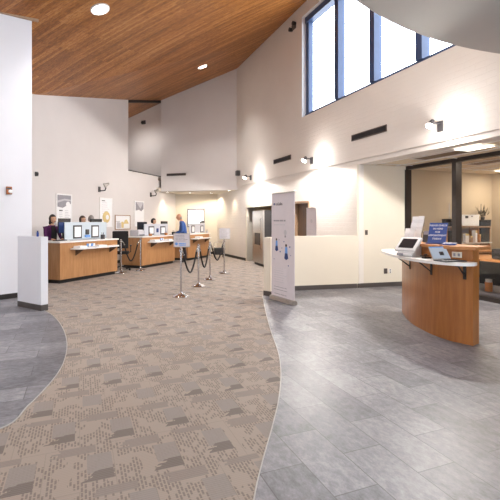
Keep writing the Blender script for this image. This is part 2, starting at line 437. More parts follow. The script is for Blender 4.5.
# big clerestory window
win = wall_obj('window_1', W, [(-10.35, -3.3, 4.40, 4.50, .08, .24), (-10.35, -3.3, 7.04, 7.2, .06, .26), (-10.35, -10.2, 4.5, 7.04, .1, .24), (-3.45, -3.3, 4.5, 7.04, .1, .24)], 'blueframe')
structure(win)
for t in (8.76, 7.41, 6.06, 4.71):
    o = wall_obj('mullion', W, [(-t - .08, -t + .08, 4.5, 7.04, .04, .24)], 'blueframe'); o.location = (0, 0, 0); o.rotation_euler = (0, 0, 0); o.parent = win
edges = [10.2, 8.84, 8.68, 7.49, 7.33, 6.14, 5.98, 4.79, 4.63, 3.45]
for a, b_ in zip(edges[::2], edges[1::2]):
    o = wall_obj('pane', W, [(-a - .01, -b_ + .01, 4.5, 7.04, .17, .18)], 'glass'); o.location = (0, 0, 0); o.rotation_euler = (0, 0, 0); o.parent = win
o = wall_obj('jamb', W, [(-10.36, -10.348, 4.4, 7.2, -.032, .1)], 'wall_white'); structure(o); o.name = 'trim_3'

# dark corridor behind the wall doors, fridge niche box
structure(wall_obj('wall_niche', W, [(-14.75, -12.05, 0, 2.1, 1.25, 1.35), (-14.75, -14.6, 0, 2.1, .3, 1.25), (-12.2, -12.05, 0, 2.1, .3, 1.25), (-14.75, -12.05, 2.0, 2.1, .3, 1.35)], 'tan'))
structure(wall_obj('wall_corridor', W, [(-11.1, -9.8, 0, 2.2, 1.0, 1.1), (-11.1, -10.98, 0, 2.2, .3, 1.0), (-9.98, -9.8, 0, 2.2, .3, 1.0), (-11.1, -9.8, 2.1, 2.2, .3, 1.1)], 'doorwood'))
structure(wall_obj('trim_4', W, [(-14.68, -14.6, 0, 2.06, -.02, .28), (-14.68, -12.1, 2.0, 2.09, -.02, .3), (-12.2, -12.12, 0, 2.0, -.02, .28)], 'cream'))
d2 = structure(wall_obj('door_1', W, [(-10.86, -10.04, 0.01, 2.02, .13, .17)], 'doorwood'))
fr_ = wall_obj('door_frame', W, [(-10.98, -10.92, 0, 2.04, -.02, .28), (-10.04, -9.98, 0, 2.04, -.02, .28), (-10.92, -10.04, 2.0, 2.06, -.02, .28)], 'trimwood')
fr_.location = (0, 0, 0); fr_.rotation_euler = (0, 0, 0); fr_.parent = d2
bm = B(); cyl(bm, (-10.12, .13, 1.0), (-10.12, .07, 1.0), .012); sphere(bm, (-10.12, .06, 1.0), .028); obj('door_handle', bm, 'chrome', d2, True)

# --- bulkhead S and the alcove under it
SL, SR = G(161, 35.8), G(238, 37.9)
sl = through(SL, SR)
wid = (SR - SL).length
structure(wall_obj('wall_back', sl, [(0, wid + .02, 2.73, None, 0, .25)], 'wall'))
AB = Line(Vector((-3.36, 19.1)), (0, 1))
structure(wall_obj('wall_back', AB, [(-.15, .54, 0, 2.9, 0, .2), (.54, 1.26, 0, 1.30, 0, .2), (.54, 1.26, 2.02, 2.9, 0, .2), (1.26, 2.6, 0, 2.9, 0, .2)], 'cream'))
w2 = structure(wall_obj('window_2', AB, [(.50, .56, 1.27, 2.03, -.03, .12), (1.24, 1.30, 1.27, 2.03, -.03, .12), (.50, 1.30, 1.98, 2.06, -.03, .12), (.50, 1.30, 1.22, 1.30, -.05, .12)], 'grey'))
o = wall_obj('pane', AB, [(.55, 1.25, 1.29, 1.99, .05, .06)], 'glass'); o.location = (0, 0, 0); o.parent = w2
bm = B(); prism(bm, [(-3.95, 17.45), (-3.2, 19.4), (-1.2, 19.4), (-.35, 16.75), (SR.x, SR.y + .05), (SL.x, SL.y + .05)], 2.73, 2.9)
structure(obj('ceiling_alcove', bm, 'cream'))
structure(wall_obj('baseboard_back', AB, [(0, 1.9, 0, .1, -.012, 0)], 'basedark'))

# --- teller back wall B, with the high opening over its far end
def brun(px): return BL.run(px)
s0, s1, s2 = -8.6, brun(128.3), brun(176.5)
structure(wall_obj('wall_left_teller', BL, [(s0, s1, 0, None, 0, .2), (s1, s2 + .1, 0, 3.38, 0, .2)], 'wall'))
structure(wall_obj('trim_5', BL, [(s1, brun(161.3), 3.37, 3.40, -.01, .2)], 'black'))
structure(wall_obj('baseboard_left_teller', BL, [(s0, s2 - .1, 0, .1, -.012, 0)], 'basedark'))
# upper gallery behind the opening
a_, b_ = Vector((-6.6, 19.5)), Vector((-2.9, 17.62)); gl = through(a_, b_)
structure(wall_obj('wall_gallery', gl, [(-1.5, (b_ - a_).length, 2.9, None, 0, .15)], 'wall'))
pB = BL.at(128.3, -.2)
structure(wall_obj('wall_gallery', through(pB + Vector((-3.4, .6)), pB), [(0, 3.44, 3.2, None, -.1, 0)], 'wall'))
structure(wall_obj('wall_gallery', Line(Vector((-7.6, 15.5)), (-1, 0)), [(-1, 6, 3.2, None, 0, .15)], 'wall'))
bm = B(); prism(bm, [(-7.6, 15.8), (pB.x, pB.y), (-3.85, 17.65), (-3.0, 17.8), (-7.6, 20.3)], 3.2, 3.34); structure(obj('floor_gallery', bm, 'carpet'))
# black beam across the head of the opening
q0, q1 = BL.at(128.3), SL
bm = B(); z0, z1 = ceil_z(*q0), ceil_z(*q1)
d = (q1 - q0).normalized(); n = Vector((-d.y, d.x)) * .1
vs = [bm.verts.new((p.x, p.y, z)) for p, z in ((q0, z0 + .02), (q1, z1 + .02), (q1 + n, z1 + .02), (q0 + n, z0 + .02), (q0, z0 - .1), (q1, z1 - .1), (q1 + n, z1 - .1), (q0 + n, z0 - .1))]
for f in ((0, 1, 2, 3), (4, 5, 6, 7), (0, 1, 5, 4), (1, 2, 6, 5), (2, 3, 7, 6), (3, 0, 4, 7)): bm.faces.new([vs[k] for k in f])
structure(obj('trim_6', bm, 'black'))

# --- near left wall L1
A0, A1 = Vector((-4.747, 7.975)), Vector((-4.378, 8.43)); LL = through(A0, A1)
lend = (A1 - A0).length
structure(wall_obj('wall_left', LL, [(-5.9, lend, 0, None, 0, .2)], 'wall_white'))
structure(wall_obj('baseboard_left', LL, [(-5.9, lend, 0, .1, -.012, 0)], 'basedark'))
def tz(x, y):
    p = LL.p + LL.x * x + LL.into * y; return ceil_z(p.x, p.y)
bm = B(); prism(bm, [(-5.8, -.03), (lend + .12, -.03), (lend + .12, .0), (-5.8, .0)], lambda x, y: tz(x, y) - .05, lambda x, y: tz(x, y) + .02)
o = structure(obj('trim_7', bm, 'trimwood')); o.location = (LL.p.x, LL.p.y, 0); o.rotation_euler = (0, 0, LL.ang)
# --- free standing half wall at left
h0, h1, h2 = G(17.6, 85.4), G(40.8, 90.2), G(48, 89); h3 = h0 + (h2 - h1)
bm = B(); prism(bm, [h0, h1, h2, h3], .1, 1.235); structure(obj('wall_left_low', bm, 'wall_white'))
c_ = (h0 + h1 + h2 + h3) / 4; bm = B(); prism(bm, [c_ + (p - c_) * 1.012 for p in (h0, h1, h2, h3)], 0, .1); structure(obj('baseboard_left_low', bm, 'base'))
# --- half wall by the banner + cream return wall of the office recess
p0e, p0, p1, p2, p3 = Vector((.28, 8.47)), Vector((.41, 8.34)), Vector((.95, 9.05)), G(357, 67), Vector((3.62, 9.76))
bm = B(); prism(bm, [p0e, p0, p1, p2, p2 + Vector((-.03, .16)), Vector((.88, 9.22))], .1, 1.17); structure(obj('wall_right_low', bm, 'cream'))
bm = B(); prism(bm, [p + Vector((0, -.012)) for p in (p0e + Vector((-.01, 0)), p0, p1, p2)] + [p2 + Vector((-.03, .16)), Vector((.88, 9.22))], 0, .1); structure(obj('baseboard_right_low', bm, 'base'))
CR = through(p2, p3); clen = (p3 - p2).length
bm = B(); prism(bm, [p2, p3, p3 + CR.into * .2, TV(7.95, 6.08), TV(7.84, 5.80)], 0, CEI); structure(obj('wall_recess', bm, 'cream'))
structure(wall_obj('baseboard_recess', CR, [(0.01, clen - .07, 0, .1, -.014, 0)], 'base'))
# --- recess / office ceiling
bm = B(); prism(bm, [TV(-1.3, 6.09), TV(7.9, 6.09), TV(7.9, 7.0), TV(8.3, 7.1), TV(8.3, 10.6), TV(-1.3, 10.6)], CEI, CEI + .09); structure(obj('ceiling_office', bm, 'tile'))
OF = Line(TV(8.1, 7.0), UU)          # office side wall; local x = v
structure(wall_obj('wall_office', OF, [(0, 3.5, 0, CEI, 0, .15)], 'tan'))
OB = Line(TV(0, 10.35), VV)
structure(wall_obj('wall_office', OB, [(-8.25, 1.3, 0, CEI, 0, .15)], 'tan'))
structure(wall_obj('wall_office', Line(TV(-1.2, 5.8), -UU), [(-5.0, 0, 0, CEI, 0, .15)], 'tan'))
# T-bar grid, vents and light panels of the office ceiling
bm = B()
for i in range(7): box(bm, -7.5 + i * 1.22, 0.32, -.012, -7.475 + i * 1.22, 4.5, 0.001)
for j in range(8): box(bm, -7.7, .32 + j * .61, -.012, 1, .34 + j * .61, .001)
g = structure(obj('trim_8', bm, 'white')); g.location = (W.p.x, W.p.y, CEI); g.rotation_euler = (0, 0, W.ang)
PANEL = 30
def ceil_panel(name, label, cat, px, py, lx, ly, mt, ins=None, group=None):
    Y = (CEI - H) * F / (HY - py); X = (px - CX) / F * Y
    t = thing(name, label, cat, (X, Y, CEI - .014), W.ang, group)
    bm = B(); box(bm, -lx / 2, -ly / 2, -.01, lx / 2, -ly / 2 + .03, .0); box(bm, -lx / 2, ly / 2 - .03, -.01, lx / 2, ly / 2, .0)
    box(bm, -lx / 2, -ly / 2, -.01, -lx / 2 + .03, ly / 2, .0); box(bm, lx / 2 - .03, -ly / 2, -.01, lx / 2, ly / 2, .0)
    obj('frame', bm, 'white', t)
    bm = B(); box(bm, -lx / 2 + .03, -ly / 2 + .03, -.006, lx / 2 - .03, ly / 2 - .03, .0)
    obj('diffuser' if mt == 'glow' else 'grille', bm, mt, t)
    if mt == 'glow':
        l = bpy.data.lights.new('panel_light', 'AREA'); l.shape = 'RECTANGLE'; l.size = lx - .08; l.size_y = ly - .08; l.energy = PANEL; l.color = (1, .86, .68)
        o = bpy.data.objects.new('panel_light', l); COL.objects.link(o); o.location = (X, Y, CEI - .026); o.rotation_euler = (0, 0, W.ang)
    return t
ceil_panel('ceiling_light', 'rectangular ceiling light panel outside the office glass', 'ceiling light', 474, 146.8, .6, .42, 'glow')
ceil_panel('ceiling_vent', 'brown ceiling grille left of the lit panel over the recess', 'vent', 440, 154.5, 1.15, .42, 'grille')
ceil_panel('ceiling_light', 'ceiling light panel inside the office near its front glass', 'ceiling light', 524, 152, .9, .5, 'glow')
ceil_panel('ceiling_vent', 'long brown ceiling grille inside the office', 'vent', 494, 160.5, 1.15, .42, 'grille')
ceil_panel('ceiling_light', 'dimmer ceiling light panel deep inside the office', 'ceiling light', 516, 169, .9, .5, 'glow')

# --- office glazing, V = 7.08
GZ = Line(TV(0, 7.08), VV)
gz = structure(wall_obj('window_3', GZ, [(-7.76, 1.1, CEI - .08, CEI, -.06, .06), (-7.76, 1.1, 0, .09, -.06, .06)], 'darkframe'))
for t in (7.70, 6.31, 4.9, 3.5, 2.1, .7):
    o = wall_obj('mullion', GZ, [(-t - .05, -t + .05, .09, CEI - .08, -.09, .07)], 'darkframe'); o.location = (0, 0, 0); o.rotation_euler = (0, 0, 0); o.parent = gz
    if t > .8:
        o = wall_obj('pane', GZ, [(-t + .05, -t + 1.34, .09, CEI - .08, -.004, .004)], 'glass'); o.location = (0, 0, 0); o.rotation_euler = (0, 0, 0); o.parent = gz

# --- walls behind the camera, with the glazed entrance
BK = Line(TV(-4.0, 0), -UU)      # local x = -v
bx = [(-6.2, -5.2, 0, None, 0, .2), (-5.2, 1.84, 2.9, None, 0, .2), (1.84, 12, 0, None, 0, .2)]
structure(wall_obj('wall_entrance', BK, bx, 'wall'))
ent = structure(wall_obj('window_4', BK, [(-5.2, 1.84, 2.8, 2.9, .05, .15), (-5.2, 1.84, 0, .12, .05, .15)] + [(x - .04, x + .04, .1, 2.8, .05, .15) for x in (-5.16, -3.76, -2.36, -.96, .44, 1.8)], 'darkframe'))
for i in range(5):
    x = -5.16 + i * 1.4
    o = wall_obj('pane', BK, [(x + .04, min(x + 1.36, 1.76), .12, 2.8, .09, .1)], 'glass'); o.location = (0, 0, 0); o.rotation_euler = (0, 0, 0); o.parent = ent
LW = Line(TV(0, -8.6), -VV)      # far left, unseen
structure(wall_obj('wall_left_rear', LW, [(-5.0, 4.2, 0, None, 0, .2)][:0] + [(-4.2, 6.2, 0, None, 0, .2)], 'wall'))

# --- round dropped ceiling overhead, cut off at the window wall
cc, RR = Vector((4.5, .6)), 4.87
pts = []
for i in range(160):
    a = 2 * PI * i / 160; p = cc + Vector((math.cos(a), math.sin(a))) * RR
    dv = p.dot(VV) - 5.755
    if dv > 0: p = p - VV * dv
    dt = -3.95 - p.dot(UU)
    if dt > 0: p = p + UU * dt
    if not pts or (p - pts[-1]).length > .02: pts.append(p)
bm = B(); prism(bm, pts, 3.6, 4.15); structure(obj('ceiling_round', bm, 'greywall'))

# ------------------------------------------------------------------ LIGHTS
def lamp(kind, name, loc, energy, col=(1, .86, .7), size=.1, aim=None, spot=None, blend=.6):
    l = bpy.data.lights.new(name, kind); l.energy = energy; l.color = col
    if kind in ('POINT', 'SPOT'): l.shadow_soft_size = size
    if kind == 'SPOT': l.spot_size = math.radians(spot); l.spot_blend = blend
    o = bpy.data.objects.new(name, l); COL.objects.link(o); o.location = loc
    if aim is not None: o.rotation_euler = Vector(aim).to_track_quat('-Z', 'Y').to_euler()
    return o
def portal(name, line, t0, t1, z0, z1, off):
    l = bpy.data.lights.new(name, 'AREA'); l.shape = 'RECTANGLE'; l.size = abs(t1 - t0); l.size_y = z1 - z0; l.cycles.is_portal = True
    o = bpy.data.objects.new(name, l); COL.objects.link(o)
    p = line.p + line.x * (t0 + t1) / 2 + line.into * off; o.location = (p.x, p.y, (z0 + z1) / 2)
    o.rotation_euler = Vector((-line.into.x, -line.into.y, 0)).to_track_quat('-Z', 'Z').to_euler()
portal('window_portal', W, -10.3, -3.4, 4.45, 7.1, .28)
portal('entrance_portal', BK, -5.1, 1.8, .1, 2.8, .18)
portal('alcove_portal', AB, .54, 1.26, 1.3, 2.02, .18)

wd = bpy.data.worlds.new('sky'); SC.world = wd; wd.use_nodes = True
wb = wd.node_tree.nodes['Background']; wb.inputs[0].default_value = (.84, .92, 1, 1); wb.inputs[1].default_value = SKY = 8.0

# flood lamps on brackets: window wall (lit) and teller wall (dark)
def flood(line, px, py, label, group, lit, turn=0):
    t = on_wall('wall_lamp', label, 'lamp', line, px, py, .0, group)
    bm = B(); box(bm, -.05, -.03, -.2, .05, .0, -.02, .006); obj('wall_plate', bm, 'dark', t)
    bm = B(); tube(bm, [(0, -.03, -.15), (0, -.1, -.16), (.0, -.24, -.15), (0, -.27, -.08), (0, -.27, -.02)], .018); obj('arm', bm, 'dark', t, True)
    q = Matrix.Translation((0, -.28, .03)) @ Matrix.Rotation(turn, 4, 'Z') @ Matrix.Rotation(math.radians(62), 4, 'X')
    bm = B(); lathe(bm, [(0, .11), (.035, .105), (.05, .06), (.055, 0), (.085, -.06), (.085, -.065), (.07, -.055), (.0, -.05)], (0, 0, 0), 20); xform(bm, q); obj('lamp_head', bm, 'dark' if lit else 'steel', t, True)
    bm = B(); lathe(bm, [(0, -.062), (.06, -.062), (.07, -.056), (0, -.05)], (0, 0, 0), 20); xform(bm, q); obj('lens', bm, 'bulb' if lit else 'white', t, True)
    return t
wl = 'lit flood lamps on the window wall'
FLOOD = 310
for px, py, lab in ((251, 176, 'lit flood lamp on the wall above the steel refrigerator'), (312, 159, 'lit flood lamp above the small white banner and brown door'),
                    (441, 125, 'lit flood lamp above the office glass, nearest the camera')):
    t = on_wall('wall_lamp', lab, 'lamp', W, px, py + 2, .031, wl)
    bm = B(); box(bm, -.06, -.03, -.08, .06, .0, .1, .006); obj('wall_plate', bm, 'dark', t)
    bm = B(); tube(bm, [(0, -.02, .04), (0, -.1, .06), (0, -.2, .05)], .015); obj('arm', bm, 'dark', t, True)
    bm = B(); q = Matrix.Translation((0, -.24, .0)) @ Matrix.Rotation(math.radians(-28), 4, 'X')
    lathe(bm, [(0, .12), (.03, .115), (.05, .06), (.085, 0), (.085, -.005), (.07, .005), (0, .01)], (0, 0, 0), 20); xform(bm, q); obj('lamp_head', bm, 'dark', t, True)
    bm = B(); sphere(bm, (0, 0, -.01), .07, (1, 1, .5)); xform(bm, q); obj('lens', bm, 'bulb', t, True)
    p = W.at(px, .34); lamp('SPOT', 'flood_light', (p.x, p.y, zat(py, p.y) - .08), FLOOD, (1, .94, .88), .04, (-VV.x * .5, -VV.y * .5, -1), 174, .1); lamp('POINT', 'flood_glow', (p.x, p.y, zat(py, p.y) - .02), 26, (1, .95, .9), .05)
flood(BL, 99, 186, 'dark flood lamp above the yellow circle poster on the teller wall', 'unlit flood lamps on the teller wall', False, .9)
flood(BL, 150.5, 192, 'dark flood lamp above the grey triangle poster on the teller wall', 'unlit flood lamps on the teller wall', False, .9)

# recessed downlights in the board ceiling
def normal_at(x, y):
    e = .05; return Vector((-(ceil_z(x + e, y) - ceil_z(x - e, y)) / (2 * e), -(ceil_z(x, y + e) - ceil_z(x, y - e)) / (2 * e), 1)).normalized()
def downlight(px, py, label, en, r=.15, pos=None):
    p = ceil_hit(px, py) if pos is None else Vector((pos[0], pos[1], ceil_z(*pos)))
    t = thing('downlight', label, 'ceiling light', p, 0, 'round recessed lights in the wood ceiling')
    t.rotation_euler = Vector((0, 0, 1)).rotation_difference(normal_at(p.x, p.y)).to_euler()
    bm = B(); lathe(bm, [(r, -.002), (r, -.022), (r + .03, -.018), (r + .035, -.001), (r, -.002)], (0, 0, 0), 32); obj('trim_ring', bm, 'whiteplastic', t, True)
    bm = B(); lathe(bm, [(0, -.014), (r, -.010), (r, -.002), (0, -.002)], (0, 0, 0), 32); obj('lens', bm, 'downlens', t, True)
    lamp('SPOT', 'downlight_beam', p + Vector((0, 0, -.08)), en, (1, .95, .9), .1, (0, 0, -1), 110, .7)
downlight(100, 9, 'large lit round downlight in the boards, nearest the camera', 330, .17)
downlight(202.5, 66.5, 'lit round downlight close to the far bulkhead', 260, .15)
# three unseen lamps added outside the frame to brighten the lobby
for k, q in enumerate((TV(5.0, 2.5), TV(1.0, -2.5), TV(6.0, -5.5))):
    p = Vector((q.x, q.y, ceil_z(q.x, q.y)))
    t = thing('downlight', 'added round fill light in the boards, outside the frame', 'ceiling light', p, 0, 'added round fill lights out of frame')
    t.rotation_euler = Vector((0, 0, 1)).rotation_difference(normal_at(p.x, p.y)).to_euler()
    bm = B(); lathe(bm, [(0, -.014), (.15, -.010), (.18, -.02), (.18, -.002), (0, -.002)], (0, 0, 0), 24); obj('lens', bm, 'downlens', t, True)
    lamp('SPOT', 'downlight_beam', p + Vector((0, 0, -.08)), 420, (1, .95, .9), .1, (0, 0, -1), 165, .5)
# can lights in the alcove soffit
def can(x, y, label, en, aim=(0, 0, -1), ang=80):
    t = thing('can_light', label, 'ceiling light', (x, y, 2.729), 0, 'small can lights under the alcove soffit')
    bm = B(); lathe(bm, [(.05, 0), (.05, -.006), (.075, -.004), (.08, 0)], (0, 0, 0), 20); obj('trim_ring', bm, 'whiteplastic', t, True)
    bm = B(); lathe(bm, [(0, -.003), (.05, -.003), (.05, 0), (0, 0)], (0, 0, 0), 20); obj('lens', bm, 'downlens', t, True)
    lamp('SPOT', 'can_beam', (x, y, 2.7), en, (1, .82, .58), .05, aim, ang, .5)
pl = BL.at(167.5, .22); can(pl.x, pl.y, 'can light against the teller wall, left end of the soffit', 60)
pr = W.at(229, .25); can(pr.x, pr.y, 'can light against the block wall, right end of the soffit', 60)
can(-2.6, 18.2, 'can light over the middle teller space under the soffit', 78, ang=150)
can(-1.7, 18.5, 'can light near the alcove back wall under the soffit', 78, ang=150)
# unseen lamp added to lift the dark gallery behind the high opening
gp = Vector((-5.3, 17.6)); t = thing('downlight', 'added fill light in the gallery ceiling behind the high opening', 'ceiling light', (gp.x, gp.y, ceil_z(*gp)))
bm = B(); lathe(bm, [(0, -.014), (.12, -.010), (.15, -.02), (.15, -.002), (0, -.002)], (0, 0, 0), 24); obj('lens', bm, 'downlens', t, True)
lamp('SPOT', 'gallery_fill', (gp.x + .2, gp.y - .4, ceil_z(*gp) - .35), 100, (1, .95, .9), .3, (.1, .1, -1), 170, .8)

# ------------------------------------------------------------------ THINGS
def local(line_thing_loc, ang, p):     # world xy -> local xy of a thing
    d = Vector(p) - Vector(line_thing_loc[:2]); c, s = math.cos(-ang), math.sin(-ang)
    return Vector((d.x * c - d.y * s, d.x * s + d.y * c))

# --- vents
def vent(line, x0, x1, zc, hh, label):
    r0, r1 = line.run(x0, .03), line.run(x1, .03); p = line.p + line.x * (r0 + r1) / 2 - line.into * .03; w = abs(r1 - r0)
    t = thing('wall_vent', label, 'vent', (p.x, p.y, zc), line.ang)
    bm = B(); box(bm, -w / 2, -.02, -hh / 2, w / 2, 0, -hh / 2 + .02); box(bm, -w / 2, -.02, hh / 2 - .02, w / 2, 0, hh / 2)
    box(bm, -w / 2, -.02, -hh / 2, -w / 2 + .02, 0, hh / 2); box(bm, w / 2 - .02, -.02, -hh / 2, w / 2, 0, hh / 2); obj('frame', bm, 'ventdark', t)
    bm = B(); box(bm, -w / 2 + .02, -.004, -hh / 2 + .02, w / 2 - .02, 0, hh / 2 - .02)
    n = int(w / .035)
    for i in range(1, n): 
        x = -w / 2 + i * w / n; box(bm, x - .004, -.018, -hh / 2 + .02, x + .004, 0, hh / 2 - .02)
    obj('louvre', bm, 'dark', t)
vent(W, 352, 387, 3.385, .14, 'long dark wall vent between the clerestory window and the office recess')
vent(W, 274, 291, 3.385, .14, 'shorter dark wall vent left of the middle flood lamp')
vent(sl, 166.8, 186, 3.42, .1, 'thin dark vent low on the far bulkhead')
# --- small devices
def device(name, line, px, py, w, h, d, mt, label, cat, off=.0, extra=None):
    t = on_wall(name, label, cat, line, px, py, off)
    bm = B(); box(bm, -w / 2, -d, -h / 2, w / 2, 0, h / 2, min(w, h) * .08); obj('housing', bm, mt, t)
    if extra: extra(t)
    return t
def strobe(t):
    bm = B(); sphere(bm, (.02, -.045, -.02), .04, (1, .5, .9)); obj('strobe_lens', bm, 'whiteplastic', t, True)
    bm = B(); box(bm, -.05, -.045, .02, .03, -.04, .05); obj('sounder_grille', bm, 'dark', t)
device('fire_alarm', LL, 8.6, 190.5, .1, .15, .04, 'brownplate', 'brown fire alarm plate with white strobe on near left wall', 'fire alarm', 0, strobe)
def dlens(t):
    bm = B(); sphere(bm, (0, -.07, 0), .025); obj('lens', bm, 'darkscreen', t, True)
device('motion_sensor', BL, 35.8, 174, .07, .12, .06, 'dark', 'tiny dark sensor on teller wall beside the near left wall', 'sensor', 0, dlens)
device('wall_speaker', W, 239.5, 173.2, .18, .2, .14, 'dark', 'small dark box in the corner right of the bulkhead', 'speaker', .03, lambda t: obj('grille', box(B(), -.07, -.146, -.08, .07, -.14, .08), 'black', t))
def outl(t):
    for z in (-.025, .025):
        bm = B(); box(bm, -.015, -.012, z - .014, .015, -.006, z + .014, .003); obj('socket', bm, 'dark', t)
device('outlet', CR, 385.5, 271, .09, .12, .008, 'ventdark', 'brown outlet plate low on the cream wall', 'outlet', 0, outl)
device('outlet', CR, 390, 271, .06, .1, .008, 'whiteplastic', 'pale outlet plate right of the brown one', 'outlet', 0, outl)
device('light_switch', CR, 366.3, 232.5, .07, .11, .008, 'ventdark', 'small brown switch plate high on the cream wall', 'light switch', 0, lambda t: obj('toggle', box(B(), -.008, -.02, -.012, .008, -.008, .012), 'dark', t))
t = on_wall('emergency_light', 'small twin headed dark fixture high on the wall beside clerestory window', 'emergency light', W, 294.5, 27, .03)
obj('backplate', box(B(), -.1, -.05, -.07, .1, 0, .07, .01), 'ventdark', t)
for s in (-1, 1):
    bm = B(); cyl(bm, (s * .1, -.02, .05 * s), (s * .1, -.12, .05 * s), .05, 14, .06); obj('lamp_head', bm, 'black', t, True)
t = on_wall('emergency_light', 'small dark fixture on the gallery wall seen through the high opening', 'emergency light', gl, 144, 122.5, 0)
obj('backplate', box(B(), -.1, -.06, -.08, .1, 0, .08, .01), 'dark', t)
bm = B(); sphere(bm, (0, -.1, -.02), .07); obj('lens', bm, 'black', t, True)

# --- posters on the teller wall
def frame_on(line, name, label, cat, x0, x1, y0, y1, fmt, fw=.02, mat_='paper', off=.012):
    r0, r1 = line.run(x0, off), line.run(x1, off); pc = line.at((x0 + x1) / 2, off); zt, zb = zat(y0, pc.y), zat(y1, pc.y)
    p = line.p + line.x * (r0 + r1) / 2 - line.into * off; w, h = abs(r1 - r0), zt - zb
    t = thing(name, label, cat, (p.x, p.y, (zt + zb) / 2), line.ang)
    bm = B(); box(bm, -w / 2, -.012, -h / 2, w / 2, .012, -h / 2 + fw); box(bm, -w / 2, -.012, h / 2 - fw, w / 2, .012, h / 2)
    box(bm, -w / 2, -.012, -h / 2 + fw, -w / 2 + fw, .012, h / 2 - fw); box(bm, w / 2 - fw, -.012, -h / 2 + fw, w / 2, .012, h / 2 - fw); obj('frame', bm, fmt, t)
    obj('sheet', box(B(), -w / 2 + fw, -.004, -h / 2 + fw, w / 2 - fw, .01, h / 2 - fw), mat_, t)
    return t, w, h
def flat(bm, x0, z0, x1, z1, y=-.006, th=.002): return box(bm, x0, y - th, z0, x1, y + th, z1)
_LM = {}
def line_mat(mt, bg, n, duty):
    key = (mt, bg, n, round(duty, 2))
    if key in _LM: return _LM[key]
    m = NT('printed lines'); c = m.coord(which='Generated'); sp = m.n('ShaderNodeSeparateXYZ'); m.l(c, sp.inputs[0])
    zz = m.math('MULTIPLY', m.math('SUBTRACT', 1, sp.outputs[2]), n - 1 + duty if n > 1 else .999)
    row = m.math('FLOOR', zz); on = m.math('LESS_THAN', m.math('FRACT', zz), duty) if n > 1 else None
    q = m.n('ShaderNodeCombineXYZ'); m.l(m.math('MULTIPLY', sp.outputs[0], 14), q.inputs[0]); m.l(m.math('MULTIPLY', row, 7.3), q.inputs[1])
    w = m.math('GREATER_THAN', m.noise(q.outputs[0], 1.3, 2), .4)
    rn = m.n('ShaderNodeTexWhiteNoise', noise_dimensions='1D'); m.l(m.math('ADD', row, .5), rn.inputs['W'])
    e = m.math('LESS_THAN', sp.outputs[0], m.math('SUBTRACT', 1, m.math('MULTIPLY', rn.outputs['Value'], .3)))
    k = m.math('MULTIPLY', w, e)
    if on is not None: k = m.math('MULTIPLY', k, on)
    ca = M[mt].node_tree.nodes; ca = [x for x in ca if x.type == 'VALTORGB'][0].color_ramp.elements[1].color[:]
    cb = [x for x in M[bg].node_tree.nodes if x.type == 'VALTORGB'][0].color_ramp.elements[1].color[:]
    m.l(m.mix(k, cb, ca), m.b.inputs['Base Color']); m.b.inputs['Roughness'].default_value = .6
    _LM[key] = m.m; return m.m
def lines(t, x0, x1, z, n, dz, hh, mt, ragged=True, y=-.006, bg='paper'):
    return obj('print', box(B(), x0, y - .0015, z - (n - 1) * dz - hh, x1, y + .0015, z), line_mat(mt, bg, n, hh / dz if n > 1 else .99), t)
def disc(bm, cx, cz, r, y=-.008, seg=28, th=.002, sx=1):
    vs = [(cx + sx * r * math.cos(2 * PI * i / seg), cz + r * math.sin(2 * PI * i / seg)) for i in range(seg)]
    lo = [bm.verts.new((x, y - th, z)) for x, z in vs]; hi = [bm.verts.new((x, y + th, z)) for x, z in vs]
    bm.faces.new(lo); bm.faces.new(hi[::-1])
    for i in range(seg): bm.faces.new((lo[i], hi[i], hi[(i + 1) % seg], lo[(i + 1) % seg]))
    return bm
def poly(bm, pts, y=-.006, th=.002):
    lo = [bm.verts.new((x, y - th, z)) for x, z in pts]; hi = [bm.verts.new((x, y + th, z)) for x, z in pts]
    bm.faces.new(lo); bm.faces.new(hi[::-1]); n = len(pts)
    for i in range(n): bm.faces.new((lo[i], hi[i], hi[(i + 1) % n], lo[(i + 1) % n]))
    return bm
t, w, h = frame_on(BL, 'poster', 'tall framed poster with grey wave photo behind woman in plum', 'poster', 56, 72, 193.8, 229, 'white')
obj('grey_photo', poly(B(), [(-w * .42, h * .46), (w * .42, h * .46), (w * .42, h * .22), (w * .2, h * .18), (-w * .1, h * .1), (-w * .42, h * .13)]), 'grey', t)
obj('wave', poly(B(), [(-w * .42, h * .30), (w * .0, h * .36), (w * .42, h * .34), (w * .42, h * .30), (0, h * .31), (-w * .42, h * .24)], -.011), 'lightgrey', t)
obj('coin', disc(B(), w * .22, h * .2, w * .13, -.014), 'paper', t)
lines(t, -w * .32, -w * .02, h * .04, 1, .05, .035, 'dark'); lines(t, .04 * w, w * .34, h * .03, 5, .05, .015, 'lightgrey'); lines(t, -w * .3, -w * .05, -h * .04, 3, .05, .015, 'lightgrey')
obj('dark_footer', flat(B(), -w * .4, -h * .3, w * .4, -h * .2), 'dark', t)
t, w, h = frame_on(BL, 'poster', 'tall framed poster with pale yellow circle on teller wall', 'poster', 99.6, 112.4, 197.8, 227.2, 'white')
lines(t, -w * .34, -.0, h * .41, 1, .05, .03, 'dark'); lines(t, -w * .34, w * .25, h * .33, 6, .07, .014, 'lightgrey')
obj('yellow_circle', disc(B(), .0, -h * .16, w * .29), 'yellow', t); obj('inner_circle', disc(B(), .05, -h * .16, w * .12, -.013), 'paper', t)
lines(t, -w * .35, w * .3, -h * .42, 1, .05, .012, 'lightgrey')
t, w, h = frame_on(BL, 'notice_frame', 'wide tan framed picture between the tall posters', 'picture frame', 115, 130.2, 215, 229.6, 'trimwood', .03)
obj('print_house', poly(B(), [(-w * .4, -h * .4), (-w * .4, 0), (-w * .28, h * .02), (-w * .14, -h * .05), (-w * .14, -h * .4)]), 'lightgrey', t)
